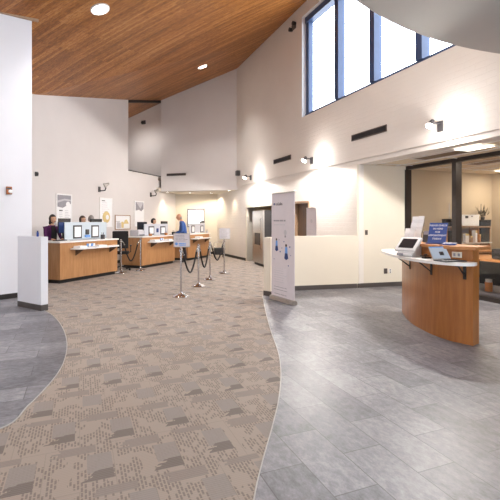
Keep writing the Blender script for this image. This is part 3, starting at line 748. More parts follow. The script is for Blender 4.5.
obj('print_field', poly(B(), [(0.04 * w, -h * .1), (w * .12, h * .15), (w * .25, h * .2), (w * .4, -.05), (w * .4, -h * .1)]), 'yellow', t)
obj('print_figure', poly(B(), [(-.1 * w, -h * .38), (-.12 * w, 0), (-w * .02, h * .05), (w * .06, -.02), (w * .04, -h * .38)]), 'yellow', t)
obj('print_lines', flat(B(), -w * .44, h * .05, -w * .2, h * .08), 'grey', t)
t, w, h = frame_on(BL, 'poster', 'tall framed poster with grey folded triangle at its top', 'poster', 134.2, 144, 201, 226.6, 'white')
obj('grey_shape', poly(B(), [(-w * .36, h * .46), (w * .42, h * .46), (w * .42, h * .2), (w * .2, h * .1), (-w * .02, h * .16), (-w * .36, h * .12)]), 'grey', t)
obj('grey_fold', poly(B(), [(-w * .36, h * .46), (w * .42, h * .46), (w * .1, h * .2)], -.011), 'lightgrey', t)

# --- teller desks
TA = math.atan2(.93, .37)
TXV = Vector((math.cos(TA), math.sin(TA))); TYV = Vector((-math.sin(TA), math.cos(TA)))
def teller(label, p, L, sx0, sx1, wide=.78):
    t = thing('teller_desk', label, 'desk', (p.x, p.y, 0), TA, 'teller desks in a row')
    bm = B(); box(bm, 0, .0, .09, L, wide, .97, .004); obj('body', bm, 'oak', t)
    obj('toe_kick', box(B(), .04, .05, 0, L - .04, wide - .05, .09), 'black', t)
    # side seams of the veneer panels
    bm = B(); box(bm, -.03, -.03, .97, L + .03, wide + .03, 1.005, .008); obj('counter_top', bm, 'white', t)
    bm = B(); pts = [(sx0, 0)]; 
    for i in range(9):
        a = PI + PI / 2 * i / 8; pts.append((sx0 + .2 + .2 * math.cos(a), -.08 + .2 * math.sin(a)))
    for i in range(9):
        a = -PI / 2 + PI / 2 * i / 8; pts.append((sx1 - .2 + .2 * math.cos(a), -.08 + .2 * math.sin(a)))
    pts.append((sx1, 0)); prism(bm, pts, .80, .835); obj('front_shelf', bm, 'white', t)
    for x in (sx0 + .18, sx1 - .18):
        bm = B(); v = [bm.verts.new((xx, y, z)) for xx in (x - .015, x + .015) for y, z in ((0, .8), (-.24, .8), (-.2, .76), (0, .64))]
        bm.faces.new(v[:4]); bm.faces.new(v[4:][::-1])
        for i in range(4): bm.faces.new((v[i], v[(i + 1) % 4], v[4 + (i + 1) % 4], v[4 + i]))
        obj('shelf_bracket', bm, 'doorwood', t)
    return t
C1, C2, C3 = G(60, 63), G(142, 47.6), G(188, 39.7)
teller('oak teller desk nearest the camera, behind the low left wall', C1, 2.06, .32, 1.92)
teller('middle oak teller desk behind the chrome rope posts', C2, 1.92, .3, 1.78)
teller('farthest oak teller desk, past the bald man in blue', C3, 1.75, .2, 1.55)
def dp(C, x, y): v = C + TXV * x + TYV * y; return v
def dx(C, px, y):                      # x along a desk for a pixel column, at depth y
    l = Line(C + TYV * y, TYV); return (l.at(px) - l.p).dot(TXV)
def screen_on(C, x0, x1, y, z1, mt, label, notices):
    a, b_ = dx(C, x0, y), dx(C, x1, y); q = dp(C, (a + b_) / 2, y); w = b_ - a
    t = thing('privacy_screen', label, 'privacy screen', (q.x, q.y, 1.005), TA, 'pale screens on the teller desks')
    hh = z1 - 1.005
    obj('panel', box(B(), -w / 2, 0, 0.012, w / 2, .03, hh, .006), mt, t)
    for x in (-w * .38, w * .38): obj('foot', box(B(), x - .03, -.06, 0, x + .03, .1, .012), 'chrome', t)
    for n0, n1, ny0, ny1 in notices:
        c0, c1 = dx(C, n0, y) - (a + b_) / 2, dx(C, n1, y) - (a + b_) / 2
        Y = dp(C, (c0 + c1) / 2 + (a + b_) / 2, y).y; za, zb = zat(ny0, Y) - 1.005, max(.02, zat(ny1, Y) - 1.005)
        obj('notice_frame', box(B(), c0, -.012, zb, c1, 0, za, .002), 'dark', t)
        e = .14 * (c1 - c0); nf = obj('notice_sheet', box(B(), c0 + e, -.016, zb + e, c1 - e, -.012, za - e), 'paper', t)
        lines(t, c0 + e * 1.5, c1 - e * 1.5, za - 1.8 * e, 5, (za - zb) * .13, .008, 'lightgrey', y=-.018)
    return t, w, hh, a
t, w, hh, a = screen_on(C1, 65, 106.5, .38, 1.47, 'panelblue', 'wide pale blue screen with two notices on nearest teller desk', ((73, 81.6, 225.2, 238.5), (91.2, 98.6, 225.2, 237.5)))
xm = dx(C1, 87, .38) - a - w / 2
obj('card_reader', box(B(), xm - .06, -.03, .13, xm + .06, 0, .27, .01), 'dark', t); obj('blue_card', box(B(), xm - .09, -.035, .06, xm + .09, -.0, .12, .004), 'skyblue', t)
t, w, hh, a = screen_on(C2, 144.5, 168, .38, 1.4, 'panelgrey', 'pale grey screen with two notices on the middle teller desk', ((148.5, 154, 226.2, 236.5), (160.3, 165.2, 226.2, 236.5)))
xm = dx(C2, 157.2, .38) - a - w / 2
obj('card_reader', box(B(), xm - .05, -.03, .1, xm + .05, 0, .24, .01), 'navy', t)
t, w, hh, a = screen_on(C3, 189.5, 205, .38, 1.42, 'panelgrey', 'pale grey screen with two notices on the farthest teller desk', ((191.3, 194.6, 225.5, 234.5), (200.3, 203.3, 225.5, 234.5)))
# paper stacks, cups, small items on the shelves
def paper_stack(C, px, y, z, w, d, n, label, mt='paper', rot=.1, cat='papers'):
    x = dx(C, px, y); q = dp(C, x, y); t = thing('paper_stack', label, cat, (q.x, q.y, z), TA + rot)
    for i in range(n):
        r_ = random.uniform(-.08, .08); bm = B(); box(bm, -w / 2, -d / 2, i * .012, w / 2, d / 2, i * .012 + .012)
        xform(bm, Matrix.Rotation(r_, 4, 'Z')); obj('sheaf', bm, mt, t)
    return t
paper_stack(C1, 80.5, -.14, .836, .26, .2, 4, 'left pile of white slips on nearest teller shelf')
paper_stack(C1, 100.5, -.14, .836, .26, .2, 3, 'right pile of white slips on nearest teller shelf', rot=-.1)
paper_stack(C2, 155, -.12, .836, .3, .2, 5, 'left pile of white slips on middle teller shelf')
paper_stack(C2, 168, -.12, .836, .3, .2, 4, 'right pile of white slips on middle teller shelf', rot=.2)
paper_stack(C3, 199, -.12, .836, .34, .2, 5, 'pile of white slips on farthest teller shelf')
def slot_tray(C, px, y, z, w, label, mt='lightgrey'):
    x = dx(C, px, y); q = dp(C, x, y); t = thing('leaflet_tray', label, 'tray', (q.x, q.y, z), TA)
    obj('tray_base', box(B(), -w / 2, -.08, 0, w / 2, .08, .02, .004), mt, t)
    for i in range(4):
        xx = -w / 2 + (i + .5) * w / 4
        bm = B(); box(bm, xx - w / 10, -.01, .02, xx + w / 10, .01, .09); xform(bm, Matrix.Rotation(.2, 4, 'X')); obj('leaflet', bm, 'paper' if i % 2 else 'skyblue', t)
slot_tray(C1, 90.5, -.12, .836, .3, 'clear tray of deposit leaflets between the slip piles, nearest desk')
slot_tray(C2, 161.5, -.06, .836, .2, 'tray of leaflets between the slip piles, middle desk')
def cup(C, px, y, z, mt, label, r=.04, h=.12, pens=3, name='pen_cup', cat='pen cup'):
    x = dx(C, px, y); q = dp(C, x, y); t = thing(name, label, cat, (q.x, q.y, z), TA)
    bm = B(); lathe(bm, [(0, 0), (r, 0), (r * 1.08, h), (r * .95, h), (r * .9, .01), (0, .01)], (0, 0, 0), 18); obj('cup', bm, mt, t, True)
    for i in range(pens):
        a = i * 2.1; bm = B(); cyl(bm, (math.cos(a) * .01, math.sin(a) * .01, .012), (math.cos(a) * .03, math.sin(a) * .03, h + .06), .005, 8); obj('pen', bm, ('navy', 'black', 'dark')[i % 3], t, True)
    return t
cup(C1, 102.8, .12, 1.005, 'dark', 'dark pen cup at the right end of nearest teller desk', .055, .12)
cup(C2, 173.5, .1, 1.005, 'black', 'black pen cup right of the middle grey screen', .06, .1)
cup(C3, 207, .2, 1.005, 'lightgrey', 'pale pen cup on the right end of the farthest desk', .045, .08)
cup(C2, 150.5, .13, 1.005, 'oaktop', 'small tan cup under the left notice of middle desk', .05, .07, 2)
cup(C2, 166, .12, 1.005, 'oaktop', 'small tan cup under the right notice of middle desk', .05, .08, 2)
def monitor(C, px, y, w, h, label, zc, mt='darkscreen', turn=PI):
    x = dx(C, px, y); q = dp(C, x, y); t = thing('monitor', label, 'monitor', (q.x, q.y, 1.005), TA + turn)
    bm = B(); lathe(bm, [(0, 0), (.11, 0), (.11, .01), (.02, .018), (0, .018)], (0, 0, 0), 24); obj('stand_base', bm, 'black', t, True)
    obj('stand_neck', box(B(), -.03, .02, .01, .03, .045, zc - 1.005 + .02, .005), 'black', t)
    z0, z1 = zc - 1.005 - h / 2, zc - 1.005 + h / 2
    obj('case', box(B(), -w / 2, -.015, z0, w / 2, .03, z1, .008), 'black', t); obj('screen', box(B(), -w / 2 + .015, -.019, z0 + .02, w / 2 - .015, -.012, z1 - .015), mt, t)
    return t
monitor(C1, 64, .66, .32, .3, 'black monitor between the woman in plum and the blue screen', 1.33, 'navy', -.3)
monitor(C1, 96, .66, .44, .28, 'black monitor showing its top above the blue screen', 1.42)
monitor(C2, 142.2, .62, .36, .3, 'black monitor left of the middle grey screen', 1.32, turn=-.4)
monitor(C2, 164, .66, .4, .26, 'dark monitor showing its top above the middle screen', 1.36)
monitor(C3, 202, .66, .38, .26, 'dark monitor showing its top above the farthest screen', 1.37)
# printer on the middle desk
x = dx(C2, 135, .45); q = dp(C2, x + .34, .52)
t = thing('printer', 'pale grey printer on the left end of middle teller desk', 'printer', (q.x, q.y, 1.005), TA)
obj('case', box(B(), -.28, -.16, 0, .02, .18, .19, .02), 'lightgrey', t); obj('paper_tray', box(B(), -.24, -.22, .03, -.02, -.15, .05, .004), 'dark', t); obj('lid', box(B(), -.26, -.14, .19, .0, .16, .205, .006), 'whiteplastic', t)
# keyboard by the woman
q = dp(C1, dx(C1, 60, .4), .40); t = thing('keyboard', 'black keyboard on the nearest desk in front of woman in plum', 'keyboard', (q.x, q.y, 1.005), TA + .2)
obj('case', box(B(), -.2, -.07, 0, .2, .07, .018, .004), 'black', t)
bm = B()
for i in range(12):
    for j in range(4): box(bm, -.19 + i * .032, -.06 + j * .031, .018, -.164 + i * .032, -.035 + j * .031, .024)
obj('keys', bm, 'dark', t)

# --- office chair between desks 1 and 2
def office_chair(x, y, rz, label, ztop=1.1, group=None):
    t = thing('office_chair', label, 'chair', (x, y, 0), rz, group)
    bm = B(); box(bm, -.24, -.24, .5, .24, .24, .58, .03); obj('seat', bm, 'blackfab', t)
    bm = B(); box(bm, -.23, .2, .68, .23, .27, ztop, .03); obj('backrest', bm, 'blackfab', t)
    obj('back_bar', box(B(), -.03, .24, .5, .03, .3, .8), 'black', t)
    bm = B(); cyl(bm, (0, 0, .1), (0, 0, .5), .03); obj('gas_column', bm, 'black', t, True)
    for i in range(5):
        a = 2 * PI * i / 5 + .3; c, s = math.cos(a), math.sin(a)
        bm = B(); tube(bm, [(0, 0, .12), (c * .28, s * .28, .075)], .02); l_ = obj('leg', bm, 'black', t, True)
        bm = B(); cyl(bm, (c * .28 - s * .015, s * .28 + c * .015, .03), (c * .28 + s * .015, s * .28 - c * .015, .03), .03, 14); obj('caster', bm, 'black', l_, True)
    for s in (-1, 1):
        bm = B(); tube(bm, [(s * .22, 0, .53), (s * .29, 0, .56), (s * .29, 0, .74)], .014); box(bm, s * .29 - .03, -.12, .74, s * .29 + .03, .14, .765, .008); obj('armrest', bm, 'black', t)
    return t
office_chair(-3.93, 12.78, PI + .25, 'black office chair in the gap between the two nearest teller desks', 1.2)

# --- chrome posts and ropes
def post(p, label, cup_=True):
    t = thing('rope_post', label, 'stanchion', (p.x, p.y, 0), 0, 'chrome rope posts')
    bm = B(); lathe(bm, [(0, 0), (.165, 0), (.168, .012), (.15, .028), (.09, .045), (.045, .07), (.028, .1), (0, .1)], (0, 0, 0), 32); obj('base', bm, 'chrome', t, True)
    bm = B(); lathe(bm, [(.0, .08), (.019, .08), (.019, .9), (.0, .9)], (0, 0, 0), 16); obj('pole', bm, 'chrome', t, True)
    bm = B(); lathe(bm, [(0, .88), (.03, .88), (.034, .895), (.034, .925), (.026, .935), (.02, .945), (.026, .955), (.024, .97), (.0, .975)], (0, 0, 0), 20); obj('collar', bm, 'chrome', t, True)
    return t
PP = [G(181, 75.5), G(198.5, 65.5), G(210, 58.5), G(224.2, 52.3)]
labs = ['chrome rope post nearest the camera, carrying the wide sign', 'second chrome rope post from the camera, without a sign', 'third chrome rope post from the camera, without a sign', 'farthest chrome rope post, carrying the upright sign']
for p, l_ in zip(PP, labs): post(p, l_)
PA, PB = dp(C1, 2.27, .04), G(140.5, 49.6)
post(PA, 'chrome rope post at the right end of nearest teller desk'); post(PB, 'chrome rope post in front of middle teller desk corner')
def rope(a, b, zlow, label):
    pts = []; d = (b - a); n = d.normalized(); a2 = a + n * .06; b2 = b - n * .06
    for i in range(25):
        s = i / 24; k = (2 * s - 1) ** 2; k = k ** .85
        p = a2.lerp(b2, s * .86 + .07); pts.append((p.x, p.y, zlow + (.84 - zlow) * k))
    mid = (a + b) / 2; t = thing('velvet_rope', label, 'rope', (mid.x, mid.y, zlow), 0, 'black ropes between the posts')
    off = Vector((mid.x, mid.y, zlow)); bm = B(); tube(bm, [Vector(q) - off for q in pts], .019, 10); obj('rope', bm, 'blackfab', t, True)
    for e, h_, q in ((pts[0], pts[1], a + n * .036), (pts[-1], pts[-2], b - n * .036)):
        e = Vector(e) - off; h_ = Vector(h_) - off; q = Vector((q.x, q.y, .905)) - off
        bm = B(); tube(bm, [q, (q + e) / 2 + Vector((0, 0, .015)), e, h_], .014, 10); sphere(bm, h_ * .4 + e * .6, .024, seg=12); obj('hook_end', bm, 'chrome', t, True)
rope(PP[0], PP[1], .40, 'black rope between the two nearest posts'); rope(PP[1], PP[2], .38, 'black rope between the second and third posts')
rope(PP[2], PP[3], .44, 'black rope hanging to the farthest sign post'); rope(PA, PB, .32, 'black rope in front of the gap between two teller desks')
def sign_stand(p, x0, x1, y0, y1, label, blue):
    Y = p.y; w = (x1 - x0) * Y / F; zt, zb = zat(y0, Y), .98; h = zt - zb; xo = ((x0 + x1) / 2 - CX) / F * Y
    t = thing('post_sign', label, 'sign', (xo, p.y - .0, zb), 0)
    bm = B(); box(bm, -w / 2, -.012, 0, w / 2, .012, .012); box(bm, -w / 2, -.012, h - .012, w / 2, .012, h); box(bm, -w / 2, -.012, .012, -w / 2 + .012, .012, h - .012); box(bm, w / 2 - .012, -.012, .012, w / 2, .012, h - .012)
    obj('frame', bm, 'steel', t); obj('sheet', box(B(), -w / 2 + .012, -.006, .012, w / 2 - .012, .006, h - .012), 'banner' if blue else 'lightgrey', t)
    bg = 'banner' if blue else 'lightgrey'
    lines(t, -w * .38, w * .38, h * .86, 5 if blue else 8, h * .1, .010, 'grey', y=-.008, bg=bg)
    if blue:
        obj('blue_mark', disc(B(), -w * .32, h * .24, w * .09, -.009), 'skyblue', t); lines(t, -w * .18, w * .42, h * .3, 2, h * .11, .022, 'skyblue', False, -.008, bg=bg)
sign_stand(PP[0], 173.6, 190, 233.2, 248, 'wide grey sign with blue print on the nearest rope post', True)
sign_stand(PP[3], 219.2, 230.2, 228, 241, 'upright lilac grey sign on the farthest rope post', False)

# --- roll-up banners
def rollup(a, b, h, label, big):
    d = (b - a); w = d.length; ang = math.atan2(d.y, d.x); m_ = (a + b) / 2
    t = thing('rollup_banner', label, 'banner', (m_.x, m_.y, 0), ang)
    bm = B(); pts = [(-.05, .015), (-.04, .075), (.0, .09), (.04, .075), (.05, .015)]
    lo = [bm.verts.new((-w / 2 - .01, y, z)) for y, z in pts]; hi = [bm.verts.new((w / 2 + .01, y, z)) for y, z in pts]
    bm.faces.new(lo); bm.faces.new(hi[::-1])
    for i in range(5): bm.faces.new((lo[i], lo[(i + 1) % 5], hi[(i + 1) % 5], hi[i]))
    obj('cassette', bm, 'steel', t)
    for x in (-w * .3, w * .3): obj('foot', box(B(), x - .02, -.16, 0, x + .02, .16, .015, .004), 'steel', t)
    bm = B(); cyl(bm, (0, .03, .08), (0, .03, h), .012, 10); obj('support_pole', bm, 'steel', t, True)
    obj('top_bar', box(B(), -w / 2 - .005, -.012, h - .012, w / 2 + .005, .014, h + .012, .004), 'steel', t)
    obj('cloth', box(B(), -w / 2, -.003, .08, w / 2, .003, h - .01), 'banner', t)
    return t, w
nb0, nb1 = Vector((.418, 8.09)), Vector((.79, 7.42))
t, w = rollup(nb0, nb1, 2.02, 'tall white banner with small blue figures before the cream half wall', True)
y_ = -.0055
obj('logo_mark', disc(B(), -w * .37, 1.82, .022, y_ - .001), 'navy', t)
text_mesh('logo_text', 'coLabs', .085, 'dark', t, (-w * .31, y_, 1.795), align='LEFT')
lines(t, -w * .4, w * .36, 1.52, 1, .05, .028, 'grey', False, y_, 'banner'); lines(t, -w * .38, w * .32, 1.44, 1, .05, .02, 'lightgrey', False, y_, 'banner')
def figure_print(cx, cz, s, flip=1):
    bm = B(); disc(bm, cx, cz + .13 * s, .028 * s, y_ - .003, 14); f0 = obj('printed_head', bm, 'hairbrown', t)
    obj('printed_body', poly(B(), [(cx - .03 * s, cz + .1 * s), (cx + .035 * s, cz + .1 * s), (cx + .045 * s * flip, cz - .02 * s), (cx - .04 * s, cz - .02 * s)], y_ - .002), 'lightgrey' if s > 1 else 'skyblue', t)
    obj('printed_legs', poly(B(), [(cx - .04 * s, cz - .02 * s), (cx + .045 * s, cz - .02 * s), (cx + .07 * s, cz - .12 * s), (cx + .0, cz - .15 * s), (cx - .06 * s, cz - .12 * s)], y_ - .002), 'navy', t)
figure_print(-w * .26, 1.05, .8); figure_print(w * .16, .93, .95)
obj('printed_bulb', disc(B(), w * .12, 1.29, .05, y_), 'lightgrey', t); obj('printed_bulb_base', flat(B(), w * .12 - .02, 1.2, w * .12 + .02, 1.235, y_), 'grey', t)
for cx, cz, r in ((-.08, .93, .015), (.05, 1.12, .012), (-.02, 1.0, .01), (.25, 1.03, .016), (-.3, .78, .009), (.2, .69, .012), (.28, .88, .008), (-.12, 1.15, .008)): obj('printed_dot', disc(B(), cx * w * 1.25, cz, r, y_, 10), 'blue', t)
lines(t, -w * .38, w * .2, .62, 7, .042, .012, 'lightgrey', True, y_, 'banner'); lines(t, -w * .38, w * .42, .27, 2, .05, .01, 'grey', False, y_, 'banner'); lines(t, -w * .36, w * .4, .14, 1, .04, .012, 'grey', False, y_, 'banner')
sb = [UU * 9.5 + VV * 5.42, UU * 9.02 + VV * 5.42]
t, w = rollup(sb[0], sb[1], 1.83, 'small white banner in the back beside the dark doorway', False)
obj('logo_mark', disc(B(), 0.02, 1.5, .05, y_), 'lightgrey', t); lines(t, -w * .3, w * .34, 1.3, 5, .1, .014, 'lightgrey', True, y_, 'banner')

# --- stainless refrigerator in its niche
fa, fb = Vector((.10, 14.75)), Vector((.43, 13.62)); d = fb - fa; ang = math.atan2(d.y, d.x)
t = thing('refrigerator', 'stainless steel refrigerator with black water dispenser in the wall niche', 'refrigerator', (fa.x, fa.y, 0), ang)
wf = d.length
obj('cabinet', box(B(), 0, .05, .06, wf, .66, 1.85, .01), 'dark', t); obj('toe_grille', box(B(), .03, .06, 0, wf - .03, .6, .06), 'black', t)
d0 = obj('door', box(B(), .0, -.01, .09, wf * .93, .045, 1.85, .012), 'steel', t); d1_ = obj('door', box(B(), wf * .94, -.01, .09, wf, .045, 1.85, .012), 'steel', t)
for dd, x in ((d0, wf * .87),):
    bm = B(); tube(bm, [(x, -.01, .55), (x, -.055, .6), (x, -.055, 1.55), (x, -.01, 1.6)], .012); obj('handle', bm, 'chrome', dd, True)
obj('dispenser', box(B(), wf * .22, -.02, .68, wf * .74, .0, 1.1, .008), 'black', d0); obj('dispenser_tray', box(B(), wf * .25, -.035, .68, wf * .71, -.018, .70), 'steel', d0)
# --- small black cart near the alcove
q = G(219, 36.4); t = thing('cart', 'small black basket cart with chrome handle beside the farthest rope post', 'cart', (q.x, q.y, 0), .2)
obj('basket', box(B(), -.2, -.16, .12, .2, .16, .4, .03), 'black', t)
bm = B(); tube(bm, [(-.19, .14, .3), (-.19, .2, .58), (-.12, .22, .62), (.12, .22, .62), (.19, .2, .58), (.19, .14, .3)], .012); obj('handle', bm, 'chrome', t, True)
for sx in (-1, 1):
    for sy in (-1, 1):
        bm = B(); cyl(bm, (sx * .17 - .012, sy * .12, .05), (sx * .17 + .012, sy * .12, .05), .05, 16); obj('wheel', bm, 'black', t, True)
        bm = B(); cyl(bm, (sx * .17 + .018 * sx, sy * .12, .05), (sx * .17 + .018 * sx, sy * .12, .14), .009, 8); obj('leg', bm, 'chrome', t, True)
bm = B(); tube(bm, [(-.24, -.18, .34), (-.26, 0, .36), (-.22, .18, .36)], .012); tube(bm, [(.24, -.18, .34), (.26, 0, .36), (.22, .18, .36)], .012); obj('side_rail', bm, 'chrome', t, True)
# --- hand sanitiser on the low left wall
q = h0.lerp(h1, .72) + (h2 - h1) * .5; t = thing('bottle', 'small blue bottle standing on top of the low left wall', 'bottle', (q.x, q.y, 1.235))
bm = B(); lathe(bm, [(0, 0), (.016, 0), (.018, .01), (.018, .065), (.012, .08), (0, .08)], (0, 0, 0), 18); obj('body', bm, 'blue', t, True)
bm = B(); lathe(bm, [(0, .078), (.013, .078), (.013, .1), (0, .1)], (0, 0, 0), 14); obj('cap', bm, 'navy', t, True)

# --- curved reception desk
fc = [Vector(p) for p in ((2.505, 6.92), (2.40, 6.45), (2.362, 5.99), (2.40, 5.55), (2.50, 5.25), (2.668, 5.03))]
fcs = smooth_curve(fc, 6)
def offset(pts, o):
    out = []
    for i, p in enumerate(pts):
        d = (pts[min(i + 1, len(pts) - 1)] - pts[max(i - 1, 0)]).normalized(); out.append(p + Vector((-d.y, d.x)) * o)
    return out
D0 = Vector((2.7, 5.9))
desk = thing('reception_desk', 'curved cherry wood reception counter on the slate floor at right', 'desk', (D0.x, D0.y, 0))
def rel(pts): return [p - D0 for p in pts]
inner = offset(fcs, .17)
bm = B(); prism(bm, rel(fcs + inner[::-1]), 0, 1.15); obj('curved_front', bm, 'cherry', desk, True)
o1, o2 = offset(fcs, -.035), offset(fcs, .40)
o1[-1] += Vector((.03, -.04)); o2[-1] += Vector((.03, -.03))
bm = B(); prism(bm, rel(o1 + o2[::-1]), 1.15, 1.19); bmesh.ops.bevel(bm, geom=[e for e in bm.edges if abs(e.verts[0].co.z - e.verts[1].co.z) < 1e-4], offset=.006, segments=2, affect='EDGES'); obj('counter_top', bm, 'oaktop', desk)
# inner worktop + supports behind
i2, i3 = offset(fcs, .171)[2:18], offset(fcs, .60)[2:18]
bm = B(); prism(bm, rel(i2 + i3[::-1]), .72, .75); obj('worktop', bm, 'oaktop', desk)
for k in (1, 14):
    bm = B(); a_, b_ = i2[k], i3[k]; d = (b_ - a_); n = Vector((-d.y, d.x)).normalized() * .015
    prism(bm, rel([a_ + n, a_ - n, b_ - n, b_ + n]), 0, .72); obj('side_panel', bm, 'cherry', desk)
# white accessible shelf
so = smooth_curve([Vector(p) for p in ((2.70, 4.99), (2.60, 4.87), (2.42, 4.89), (2.25, 5.09), (2.13, 5.42), (2.085, 5.88), (2.11, 6.4), (2.17, 6.9), (2.30, 7.28), (2.50, 7.42), (2.68, 7.30), (2.70, 7.05))], 6)
sh = [so[0]] + so[1:] + [fcs[0]] + [p for p in fcs[1:]]
bm = B(); prism(bm, rel(sh), .975, 1.01); obj('white_shelf', bm, 'white', desk)
for px in (410.5, 430.5, 466.5):
    m = (px - CX) / F; best = min(range(len(fcs)), key=lambda i: abs(fcs[i].x / fcs[i].y - m)); best = max(1, min(best, len(fcs) - 2))
    p = fcs[best]; d = (fcs[best + 1] - fcs[best - 1]).normalized(); n = Vector((d.y, -d.x))   # outward
    a = math.atan2(n.y, n.x); bm = B()
    box(bm, 0, -.018, .79, .012, .018, .975); box(bm, 0, -.018, .962, .23, .018, .975)
    tube(bm, [(.006, 0, .83), (.1, 0, .90), (.19, 0, .966)], .009, 8); xform(bm, Matrix.Translation((p.x - D0.x, p.y - D0.y, 0)) @ Matrix.Rotation(a, 4, 'Z'))
    obj('shelf_bracket', bm, 'black', desk)
# outlet plate on the wood above the shelf
def face_pt(px):
    m = (px - CX) / F; i = min(range(1, len(fcs) - 1), key=lambda i: abs(fcs[i].x / fcs[i].y - m)); d = (fcs[i + 1] - fcs[i - 1]).normalized(); return fcs[i], Vector((d.y, -d.x)), math.atan2(d.y, d.x)
p, n, a = face_pt(457)
t = thing('outlet', 'beige outlet plate on the reception desk right of the laptop', 'outlet', (p.x + n.x * .002, p.y + n.y * .002, 1.085), a)
obj('plate', box(B(), -.06, -.012, -.035, .06, 0, .035, .003), 'cream', t)
for x in (-.028, .028): obj('socket', box(B(), x - .014, -.016, -.018, x + .014, -.011, .018, .003), 'grey', t)

# --- things on the white shelf
SZ = 1.011
# kiosk
X, Y = 2.44, 6.5; 
q = Vector((2.215, 5.84)); t = thing('tablet_kiosk', 'white tablet kiosk with tilted dark screen on the white shelf', 'kiosk', (q.x, q.y, SZ), -.95)
bm = B(); pts = [(-.11, 0), (-.12, .05), (-.09, .09), (.06, .2), (.12, .2), (.16, .1), (.17, 0)]
lo = [bm.verts.new((-.12, y, z)) for y, z in pts]; hi = [bm.verts.new((.12, y, z)) for y, z in pts]; bm.faces.new(lo); bm.faces.new(hi[::-1])
for i in range(len(pts)): bm.faces.new((lo[i], lo[(i + 1) % 7], hi[(i + 1) % 7], hi[i]))
bmesh.ops.bevel(bm, geom=list(bm.edges), offset=.015, segments=3, affect='EDGES'); obj('body', bm, 'whiteplastic', t, True)
tilt = Matrix.Translation((0, -.02, .165)) @ Matrix.Rotation(math.radians(44), 4, 'X')
bm = B(); box(bm, -.16, -.125, -.018, .16, .125, .018, .012); xform(bm, tilt); obj('tablet_frame', bm, 'whiteplastic', t, True)
bm = B(); box(bm, -.115, -.085, .016, .115, .09, .0205); xform(bm, tilt); obj('tablet_screen', bm, 'darkscreen', t)
bm = B(); box(bm, -.11, -.135, .012, -.02, -.115, .045, .004); obj('card_slot', bm, 'grey', t)
# small black stand by the kiosk
q = Vector((2.31, 5.50)); t = thing('pen_holder', 'small black pen stand between kiosk and laptop', 'pen holder', (q.x, q.y, SZ), .3)
obj('base', box(B(), -.05, -.035, 0, .05, .035, .02, .006), 'black', t)
bm = B(); tube(bm, [(-.02, 0, .02), (-.03, 0, .05), (.01, 0, .05)], .008); cyl(bm, (-.1, .0, .035), (.06, .01, .03), .006, 8); obj('pen', bm, 'black', t, True)
# laptop
q = Vector((2.415, 5.15)); la = .30
t = thing('laptop', 'open silver laptop with lit screen on the white shelf', 'laptop', (q.x, q.y, SZ), la)
bm = B(); box(bm, -.155, -.16, .0, .155, .055, .014, .004); obj('keyboard_deck', bm, 'dark', t)
bm = B()
for i in range(12):
    for j in range(5): box(bm, -.138 + i * .0232, -.06 + j * .02, .014, -.118 + i * .0232, -.043 + j * .02, .017)
obj('keys', bm, 'black', t); obj('touchpad', box(B(), -.045, -.145, .014, .045, -.085, .0155), 'grey', t)
lid = Matrix.Translation((0, .055, .014)) @ Matrix.Rotation(math.radians(-30), 4, 'X')
bm = B(); box(bm, -.155, 0, 0, .155, .008, .18, .003); xform(bm, lid); ld = obj('lid', bm, 'steel', t)
bm = B(); box(bm, -.147, -.0015, .012, .147, .0, .173); xform(bm, lid); obj('screen', bm, 'screen', ld)
bm = B(); box(bm, -.03, -.003, .055, .035, -.0016, .105); xform(bm, lid); obj('screen_icon', bm, 'dark', ld)
bm = B(); box(bm, -.147, -.003, .162, .147, -.0016, .173); xform(bm, lid); obj('screen_bar', bm, 'skyblue', ld)
# --- things on the wooden counter top
CZ = 1.191
def top_pt(px, o):          # on the counter, o metres in from the front face
    pts = offset(fcs, o); m = (px - CX) / F; return min(pts, key=lambda p: abs(p.x / p.y - m))
q = top_pt(437.5, .15) 
t = thing('counter_sign', 'royal blue leaning sign with white lettering on the wood counter', 'sign', (q.x, q.y, CZ), -.6)
lean = Matrix.Rotation(math.radians(-20), 4, 'X') @ Matrix([[1, 0, .05, 0], [0, 1, 0, 0], [0, 0, 1, 0], [0, 0, 0, 1]])
bm = B(); box(bm, -.115, -.006, 0.0, .115, .006, .30, .002); xform(bm, lean); obj('panel', bm, 'blue', t)
obj('foot', box(B(), -.13, -.05, 0, .13, .1, .012, .005), 'blue', t)
for i, s_ in enumerate(('PLEASE CHECK', 'IN HERE', 'FOR', 'APPOINTMENT', 'TODAY')):
    o = text_mesh('lettering', s_, .034, 'paper', t, (0, 0, 0)); z = .25 - i * .048
    mm = lean @ Matrix.Translation((0, -.0075, z)) @ Matrix.Rotation(PI / 2, 4, 'X'); o.matrix_local = mm
    o.rotation_mode = 'XYZ'; o.data.transform(mm); o.matrix_local = Matrix.Identity(4)
q = top_pt(449.5, .1); t = thing('pen_tray', 'low blue pen tray beside the royal blue sign', 'tray', (q.x, q.y, CZ), -.7)
obj('tray', box(B(), -.08, -.04, 0, .08, .04, .022, .01), 'blue', t); bm = B(); cyl(bm, (-.07, 0, .03), (.09, .01, .028), .006, 8); obj('pen', bm, 'lightgrey', t, True)
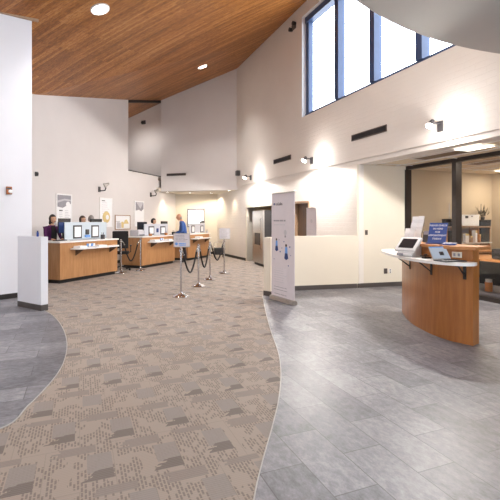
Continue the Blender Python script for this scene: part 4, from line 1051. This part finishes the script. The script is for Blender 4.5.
# brochure holders
def holder(px, o, w, rows, label, rz, hh, mt='acrylic', sheet='paper', dep=.12):
    q = top_pt(px, o); t = thing('brochure_holder', label, 'brochure holder', (q.x, q.y, CZ), rz)
    obj('base', box(B(), -w / 2, -.08, 0, w / 2, dep, .01, .003), mt, t)
    for i in range(rows):
        y = -.06 + i * (dep + .04) / rows; z0 = .012 + i * hh * .26; s = Matrix.Translation((0, y, z0)) @ Matrix.Rotation(math.radians(-18), 4, 'X')
        bm = B(); box(bm, -w / 2, -.012, 0, w / 2, -.009, .1); box(bm, -w / 2, -.012, 0, -w / 2 + .003, .012, .14); box(bm, w / 2 - .003, -.012, 0, w / 2, .012, .14); box(bm, -w / 2, .011, 0, w / 2, .014, .16); xform(bm, s); obj('pocket', bm, mt, t)
        n = max(1, int(w / .1))
        for k in range(n):
            x0 = -w / 2 + .006 + k * (w - .01) / n; bm = B(); box(bm, x0, -.007, .002, x0 + (w - .01) / n - .008, .009, .17 + random.uniform(-.02, .02)); xform(bm, s)
            obj('brochure', bm, sheet, t)
    return t
holder(416, .16, .2, 3, 'tiered clear holder of white brochures at the left end of counter', -.8, .42)
holder(407.5, .1, .1, 1, 'short clear leaflet holder left of the tiered brochures', -.8, .3)
holder(427, .22, .09, 1, 'narrow dark leaflet holder between brochures and blue sign', -.7, .3, 'dark', 'grey')

# --- office furniture behind the glass
OX = math.atan2(OF.x.y, OF.x.x)      # local x = v, local y = into (u)
def office(v, t_, z=0): p = TV(t_, v); return (p.x, p.y, z)
def opx(px, t_): 
    m = (px - CX) / F; p = Line(TV(t_, 0), UU).at(px); return p.dot(VV)
t0_ = 7.75
va, vb = opx(449, 7.7), opx(492.5, 7.7)
o0 = office((va + vb) / 2, 7.86); t = thing('hutch_desk', 'tan desk with two shelf levels against the office side wall', 'desk', o0, OX)
w = vb - va
obj('worktop', box(B(), -w / 2, -.5, .73, w / 2, .22, .76), 'oaktop', t)
for x in (-w / 2, w / 2 - .03): obj('side_panel', box(B(), x, -.48, 0, x + .03, .22, .73), 'oak', t)
obj('shelf', box(B(), -w / 2, -.12, 1.34, w / 2, .22, 1.37), 'trimwood', t); obj('shelf', box(B(), -w / 2, -.16, .93, w / 2, .22, .96), 'white', t)
for x in (-w / 2, -w * .29, w * .22, w / 2 - .02): obj('divider', box(B(), x, -.1, .96, x + .02, .2, 1.34), 'oak', t)
for x in (-w / 2, w / 2 - .02): obj('divider', box(B(), x, -.1, .76, x + .02, .2, .93), 'oak', t)
def bin_(px0, px1, z, h, label, mt='blackfab', name='storage_bin', cat='storage bin', d=.26):
    a, b_ = opx(px0, 7.75), opx(px1, 7.75); p = office((a + b_) / 2, 7.90, z); t = thing(name, label, cat, p, OX); w = b_ - a
    bm = B(); box(bm, -w / 2, -.14, 0, w / 2, .12, h, .02); obj('body', bm, mt, t); obj('rim', box(B(), -w / 2 - .002, -.145, h - .03, w / 2 + .002, .122, h, .006), mt if mt != 'blackfab' else 'black', t); return t
bin_(450.5, 457.5, 1.371, .18, 'black bin on upper office shelf, left of the dark window post')
bin_(450.5, 457.5, .961, .3, 'black bin on lower office shelf, left of the dark window post')
bin_(480.5, 491.5, 1.371, .16, 'black bin on upper office shelf under the dry plant')
bin_(481.5, 490.5, .961, .36, 'black bin on lower office shelf at its right end')
b_ = bin_(462.5, 479.8, 1.371, .29, 'white cardboard box on the upper office shelf', 'paper', 'cardboard_box', 'box')
obj('label_mark', box(B(), -.2, -.150, .2, -.1, -.146, .26), 'dark', b_); obj('label_mark', box(B(), 0, -.150, .23, .06, -.146, .26), 'grey', b_)
for k, (px, h, ww, mt, lab) in enumerate(((466.5, .22, .1, 'paper', 'white carton, leftmost on the lower office shelf'), (471, .16, .07, 'trimwood', 'small tan carton right of the leftmost white one'), (475.3, .3, .08, 'paper', 'tall white carton in the middle of the lower shelf'), (479, .2, .07, 'oaktop', 'tan carton beside the lower black bin'))):
    p = office(opx(px, 7.7), 7.72, .961); t = thing('carton', lab, 'carton', p, OX + .15 * (k - 1))
    obj('body', box(B(), -ww / 2, -.05, 0, ww / 2, .05, h, .004), mt, t); obj('flap', box(B(), -ww / 2, -.052, h * .8, ww / 2, -.05, h, .001), 'yellow', t)
# dry plant on top
p = office(opx(488, 7.75), 7.9, 1.532); t = thing('potted_plant', 'small dry plant in a dark pot on the upper black bin', 'plant', p)
bm = B(); lathe(bm, [(0, 0), (.04, 0), (.055, .07), (.048, .07), (.0, .06)], (0, 0, 0), 18); obj('pot', bm, 'dark', t, True)
bm = B()
for i in range(34):
    a = random.uniform(0, 2 * PI); rr = random.uniform(.04, .17); z = random.uniform(.1, .3)
    c_ = Vector((math.cos(a) * rr, math.sin(a) * rr, z)); d = c_.normalized(); s = d.cross(Vector((0, 0, 1))).normalized() * .018
    v = [bm.verts.new(q) for q in (c_ * .75, c_ + s, c_ * 1.25 + Vector((0, 0, .02)), c_ - s)]; bm.faces.new(v)
obj('leaves', bm, 'leaf', t)
bm = B()
for i in range(8):
    a = i * PI / 4; tube(bm, [(0, 0, .05), (math.cos(a) * .04, math.sin(a) * .04, .14), (math.cos(a) * .1, math.sin(a) * .1, .24)], .004, 6)
obj('stem', bm, 'leaf', t)
# thin poles
for px, tt, h, lab in ((449.2, 7.9, 1.95, 'thin white pole by the left end of the office shelves'), (481, 7.98, 1.95, 'thin dark pole behind the upper black bin')):
    v = opx(px, tt); p = office(v, tt, 1.371 if px > 460 else 0); t = thing('pole', lab, 'pole', p)
    z0 = p[2]; bm = B(); cyl(bm, (0, 0, 0.01), (0, 0, h - z0), .008, 8); obj('shaft', bm, 'lightgrey' if px < 460 else 'dark', t, True)
    bm = B(); lathe(bm, [(0, 0), (.05, 0), (.05, .01), (0, .012)], (0, 0, 0), 16); obj('base', bm, 'dark', t, True)
# desk along the glass
p = office(7.95, 5.6); t = thing('office_desk', 'wood topped office desk right behind the glass', 'desk', p, OX - PI / 2)
obj('desktop', box(B(), -1.2, -.62, .71, 2.3, .55, .75, .006), 'oaktop', t); obj('modesty_panel', box(B(), -1.15, .3, .12, 2.25, .33, .71), 'black', t)
for x in (-1.17, 2.2): 
    for y in (-.5, .48): obj('leg', box(B(), x, y, 0, x + .05, y + .05, .71), 'black', t)
p = office(7.75, 5.62, .751); t = thing('label_printer', 'black desktop printer on the desk behind the glass', 'printer', p, OX - PI / 2)
obj('case', box(B(), -.3, -.2, 0, .35, .2, .2, .03), 'black', t); obj('control_panel', box(B(), -.24, -.205, .12, .1, -.19, .17, .004), 'dark', t); obj('output_tray', box(B(), -.2, -.28, .03, .25, -.19, .05, .004), 'dark', t)
p = office(8.15, 5.75, .751); t = thing('picture_frame', 'dark standing picture frame above the black printer', 'picture frame', p, OX - PI / 2)
bm = B(); box(bm, -.17, -.012, .0, .2, .012, .52, .004); obj('frame', bm, 'black', t); obj('print', box(B(), -.14, -.016, .04, .17, -.012, .48), 'lightgrey', t); obj('easel_leg', box(B(), -.01, .0, .0, .01, .12, .02), 'black', t)
q = Vector(((488.7 - CX) / F * 8.95, 8.95)); t = thing('jar', 'orange plastic tub with pale lid on the floor under the office desk', 'tub', (q.x, q.y, 0))
bm = B(); lathe(bm, [(0, 0), (.07, 0), (.075, .02), (.075, .2), (.0, .2)], (0, 0, 0), 24); obj('body', bm, 'orange', t, True)
bm = B(); lathe(bm, [(0, .2), (.065, .2), (.065, .26), (.0, .26)], (0, 0, 0), 24); obj('lid', bm, 'cream', t, True)

# ------------------------------------------------------------------ PEOPLE
def ellipsoid_head(bm, c, s, face):
    """a shaped head: skull, jaw, nose, brow, eye sockets, ears; +X of face dir is forward"""
    r = bmesh.ops.create_uvsphere(bm, u_segments=28, v_segments=20, radius=1)
    f = Vector((face[0], face[1], 0)).normalized(); sd = Vector((-f.y, f.x, 0)); vs = r['verts']
    for v in vs:
        x, y, z = v.co
        fx, sy, hz = x * .098, y * .076, z * .118
        if z < 0: k = 1 - .32 * (-z) ** 1.3; sy *= k; fx *= (1 - .12 * -z) if x > 0 else (1 - .4 * -z)
        if x > .55 and abs(y) < .22 and -.35 < z < .12: fx += .02 * (1 - abs(y) / .22) * (1 - abs(z + .2) / .35)   # nose
        if x > .5 and .02 < z < .28 and .18 < abs(y) < .55: fx -= .008                                              # sockets
        if x > .6 and -.62 < z < -.45 and abs(y) < .35: fx += .005
        v.co = Vector(c) + (f * fx + sd * sy + Vector((0, 0, hz))) * s
    for e in (-1, 1):
        r2 = bmesh.ops.create_uvsphere(bm, u_segments=10, v_segments=8, radius=1)
        for v in r2['verts']: x, y, z = v.co; v.co = Vector(c) + (f * (x * .018 - .005) + sd * (y * .009 + e * .076) + Vector((0, 0, z * .032 - .005))) * s
    return f, sd
def person(label, base, face, height, pose, top_mat, hair, hair_style, skin='skin', seated=False, bot='trouser'):
    """pose gives the wrists in local axes: x forward, y left, z up"""
    k = height / 1.72
    root = thing('person', label, 'person', (base[0], base[1], base[2] if len(base) > 2 else 0), math.atan2(face[1], face[0]))
    J, E, R = [], [], []
    def j(p, r, parent=None):
        J.append(Vector(p) * k); R.append((r[0] * k, r[1] * k) if isinstance(r, tuple) else (r * k, r * k))
        if parent is not None: E.append((parent, len(J) - 1))
        return len(J) - 1
    pz = .92; lean = pose.get('lean', 0.0)
    pel = j((0, 0, pz), (.16, .125)); wa = j((lean * .3, 0, 1.08), (.15, .115), pel); ch = j((lean * .7, 0, 1.26), (.17, .125), wa)
    cl = j((lean, 0, 1.4), (.10, .08), ch); nk = j((lean + .015, 0, 1.48), .05, cl); nk2 = j((lean + .03, 0, 1.55), .047, nk)
    hands = []
    for s, wp in ((1, pose['L']), (-1, pose['R'])):
        sh = j((lean, s * .17, 1.385), .062, cl); wp = Vector(wp); S = Vector((lean, s * .19, 1.385))
        d = wp - S; L = min(d.length, .5); d = d.normalized(); wp = S + d * L
        up_, fo = .28, .25; a = (up_ ** 2 - fo ** 2 + L ** 2) / (2 * L); hh = math.sqrt(max(0, up_ ** 2 - a ** 2))
        side = Vector((-.4, s * .35, -1)); side = (side - d * side.dot(d)).normalized(); el = S + d * a + side * hh
        e = j(el, .042, sh); m_ = j((el + wp) / 2, .037, e); w_ = j(wp, .026, m_)
        hd = (wp - el).normalized(); hd = (hd + Vector((.2, 0, -.15))).normalized(); pa = j(wp + hd * .05, (.034, .022), w_); pk = j(wp + hd * .085, (.036, .016), pa)
        side_ = hd.cross(Vector((0, 0, 1))).normalized()
        for q_, ln in ((-.028, .062), (-.009, .075), (.010, .07), (.028, .055)):
            r0 = wp + hd * .09 + side_ * q_; f1 = j(r0, .0095, pk); f2 = j(r0 + (hd + Vector((0, 0, -.25))) * ln * .55, .0085, f1); j(r0 + (hd * .9 + Vector((0, 0, -.6))) * ln, .0075, f2)
        th = j(wp + hd * .035 + side_ * (-s) * -.035, .011, pa); j(wp + hd * .075 + side_ * s * .055, .0095, th)
    hipz = .88
    for s in (1, -1):
        hp = j((0, s * .09, .86), .088, pel)
        if seated: kn = j((.42, s * .11, .80), .06, hp); an = j((.40, s * .11, .42), .04, kn); j((.5, s * .12, .38), .038, an)
        else:
            off = pose.get('step', 0) * s
            kn = j((off * .5 + .02, s * .1, .48), .058, hp); ca = j((off * .8 - .01, s * .1, .32), .052, kn); an = j((off - .02, s * .1, .085), .038, ca); j((off + .12, s * .115, .038), .036, an)
    me = bpy.data.meshes.new('body'); me.from_pydata([tuple(v) for v in J], E, []); o = bpy.data.objects.new('tmpbody', me); COL.objects.link(o)
    md = o.modifiers.new('skin', 'SKIN'); md.use_smooth_shade = True
    for i, sv in enumerate(me.skin_vertices[0].data): sv.radius = R[i]; sv.use_root = (i == 0)
    ss = o.modifiers.new('sub', 'SUBSURF'); ss.levels = 2; ss.render_levels = 2
    dg = bpy.context.evaluated_depsgraph_get(); dg.update(); me2 = bpy.data.meshes.new_from_object(o.evaluated_get(dg)); bpy.data.objects.remove(o)
    bm = B(); bm.from_mesh(me2); wl_ = J[[i for i in range(len(J))][0]]
    # clothes by body region
    handpts = [Vector(pose['L']), Vector(pose['R'])]
    wr = []
    for s, wp in ((1, pose['L']), (-1, pose['R'])):
        S = Vector((lean, s * .19, 1.385)); d = Vector(wp) - S; wr.append((S + d.normalized() * min(d.length, .5)) * k)
    for f in bm.faces:
        c_ = f.calc_center_median(); z = c_.z / k
        mi = 1
        if z < .93: mi = 2
        if z > 1.465 and (c_ - Vector((lean, 0, 1.5)) * k).length < .14 * k: mi = 0
        if not seated and z < .09: mi = 3
        if seated and z < .43: mi = 3
        for w_ in wr:
            if (c_ - w_).dot((w_ - Vector((lean, 0, 1.2)) * k).normalized()) > .0 and (c_ - w_).length < .24 * k and z > .8: mi = 0
        f.material_index = mi
    n0 = len(bm.faces); hc = Vector((lean + pose.get('headx', .05), 0, 1.63 - pose.get('drop', 0))) * k
    hf = pose.get('hface', (1, 0)); f_, sd = ellipsoid_head(bm, hc, k, hf)
    bm.faces.ensure_lookup_table()
    for f in bm.faces[n0:]: f.material_index = 0
    body = obj('body', bm, [skin, top_mat, bot, 'black'], root, True)
    for e in (-1, 1):
        bm = B(); sphere(bm, hc + (f_ * .083 + sd * e * .03 + Vector((0, 0, .012))) * k, .009 * k, seg=10); obj('eye', bm, 'black', root, True)
    bm = B(); c2 = hc + (f_ * .089 + Vector((0, 0, -.06))) * k; sphere(bm, c2, .02 * k, (.35, .35, .22), 10)
    for v in bm.verts: v.co = c2 + sd * ((v.co - c2).dot(sd)) * 3 + f_ * ((v.co - c2).dot(f_)) + Vector((0, 0, (v.co - c2).z))
    obj('mouth', bm, 'purple', root, True)
    if hair_style != 'bald':
        bm = B(); r = bmesh.ops.create_uvsphere(bm, u_segments=28, v_segments=20, radius=1)
        for v in r['verts']:
            x, y, z = v.co; v.co = hc + (f_ * (x * .112 - .018) + sd * y * .092 + Vector((0, 0, z * .13 + .012))) * k
        kill = []
        for v in bm.verts:
            q_ = (v.co - hc) / k; fx = q_.dot(f_)
            lowz = -.16 if hair_style == 'long' else -.07
            if fx > .035 and q_.z < .055: kill.append(v)
            elif q_.z < lowz: kill.append(v)
        bmesh.ops.delete(bm, geom=kill, context='VERTS')
        if hair_style == 'long':
            st = len(bm.verts); sphere(bm, hc + (-f_ * .075 + Vector((0, 0, -.09))) * k, .06 * k, (1, 1.25, 1.5))
        if hair_style == 'bun': sphere(bm, hc + (-f_ * .11 + Vector((0, 0, .05))) * k, .045 * k)
        h_ = obj('hair', bm, hair, root, True)
        sm = h_.modifiers.new('thick', 'SOLIDIFY'); sm.thickness = .008
    else:
        bm = B(); r = bmesh.ops.create_uvsphere(bm, u_segments=28, v_segments=20, radius=1)
        for v in r['verts']:
            x, y, z = v.co; v.co = hc + (f_ * (x * .1 - .006) + sd * y * .080 + Vector((0, 0, z * .10 - .02))) * k
        kill = [v for v in bm.verts if (v.co - hc).dot(f_) > -.02 * k or (v.co.z - hc.z) > .035 * k or (v.co.z - hc.z) < -.07 * k]
        bmesh.ops.delete(bm, geom=kill, context='VERTS'); h_ = obj('hair', bm, hair, root, True); sm = h_.modifiers.new('thick', 'SOLIDIFY'); sm.thickness = .004
    return root, hc, k, lean
# woman in plum cardigan behind the nearest desk
r_, hc, k, ln = person('woman with black hair in plum cardigan and black top behind nearest desk', dp(C1, dx(C1, 50.5, 1.08), 1.08), (.8, -.6), 1.63, dict(L=(.40, .12, 1.09), R=(.40, -.16, 1.09), lean=.06, headx=.07), 'purple', 'hairblack', 'long')
bm = B(); pts = []
for i in range(7):
    for s in (-1, 1): pass
v = [bm.verts.new(Vector(q) * k) for q in ((ln + .075, -.05, 1.44), (ln + .075, .05, 1.44), (ln + .125, .07, 1.30), (ln + .13, .075, 1.18), (ln + .11, .075, 1.05), (ln + .11, -.075, 1.05), (ln + .13, -.075, 1.18), (ln + .125, -.07, 1.30))]
bm.faces.new(v); r2 = bmesh.ops.extrude_face_region(bm, geom=list(bm.faces))
for e in r2['geom']:
    if isinstance(e, bmesh.types.BMVert): e.co.x += .02
obj('black_top', bm, 'blackfab', r_)
person('person with dark brown hair showing above the pale blue screen', dp(C1, dx(C1, 81, 1.02), 1.02), (.85, -.52), 1.61, dict(L=(.34, .14, 1.12), R=(.34, -.14, 1.12), lean=.04), 'dark', 'hairbrown', 'long')
person('grey haired person turned away behind the pale blue screen', dp(C1, dx(C1, 91, 1.06), 1.06), (-.3, .95), 1.63, dict(L=(.3, .18, 1.1), R=(.3, -.18, 1.1), lean=.03), 'lightgrey', 'hairgrey', 'short')
person('person with black hair showing above the middle grey screen', dp(C2, dx(C2, 152, 1.04), 1.04), (.93, -.37), 1.56, dict(L=(.34, .14, 1.12), R=(.34, -.14, 1.12), lean=.04), 'dark', 'hairblack', 'short')
person('bald man in blue shirt and dark trousers standing between two desks', (-2.36, 15.22), (-.95, -.28), 1.76, dict(L=(.34, .16, 1.02), R=(.36, -.14, 1.02), lean=.10, headx=.10, drop=.03, step=.03), 'blueshirt', 'hairgrey', 'bald', 'skin2')


# ------------------------------------------------------------------ CAMERA + VIEW
cam = bpy.data.cameras.new('camera'); co = bpy.data.objects.new('camera', cam); COL.objects.link(co)
co.location = (0, 0, H); co.rotation_euler = (PI / 2, 0, 0)
cam.sensor_width = 36; cam.sensor_fit = 'HORIZONTAL'; cam.lens = 36 * F / 500; cam.shift_y = -(250 - HY) / 500; cam.clip_start = .05; cam.clip_end = 200
SC.camera = co
SC.view_settings.view_transform = 'Standard'; SC.view_settings.look = 'None'; SC.view_settings.exposure = -0.08; SC.view_settings.gamma = 1
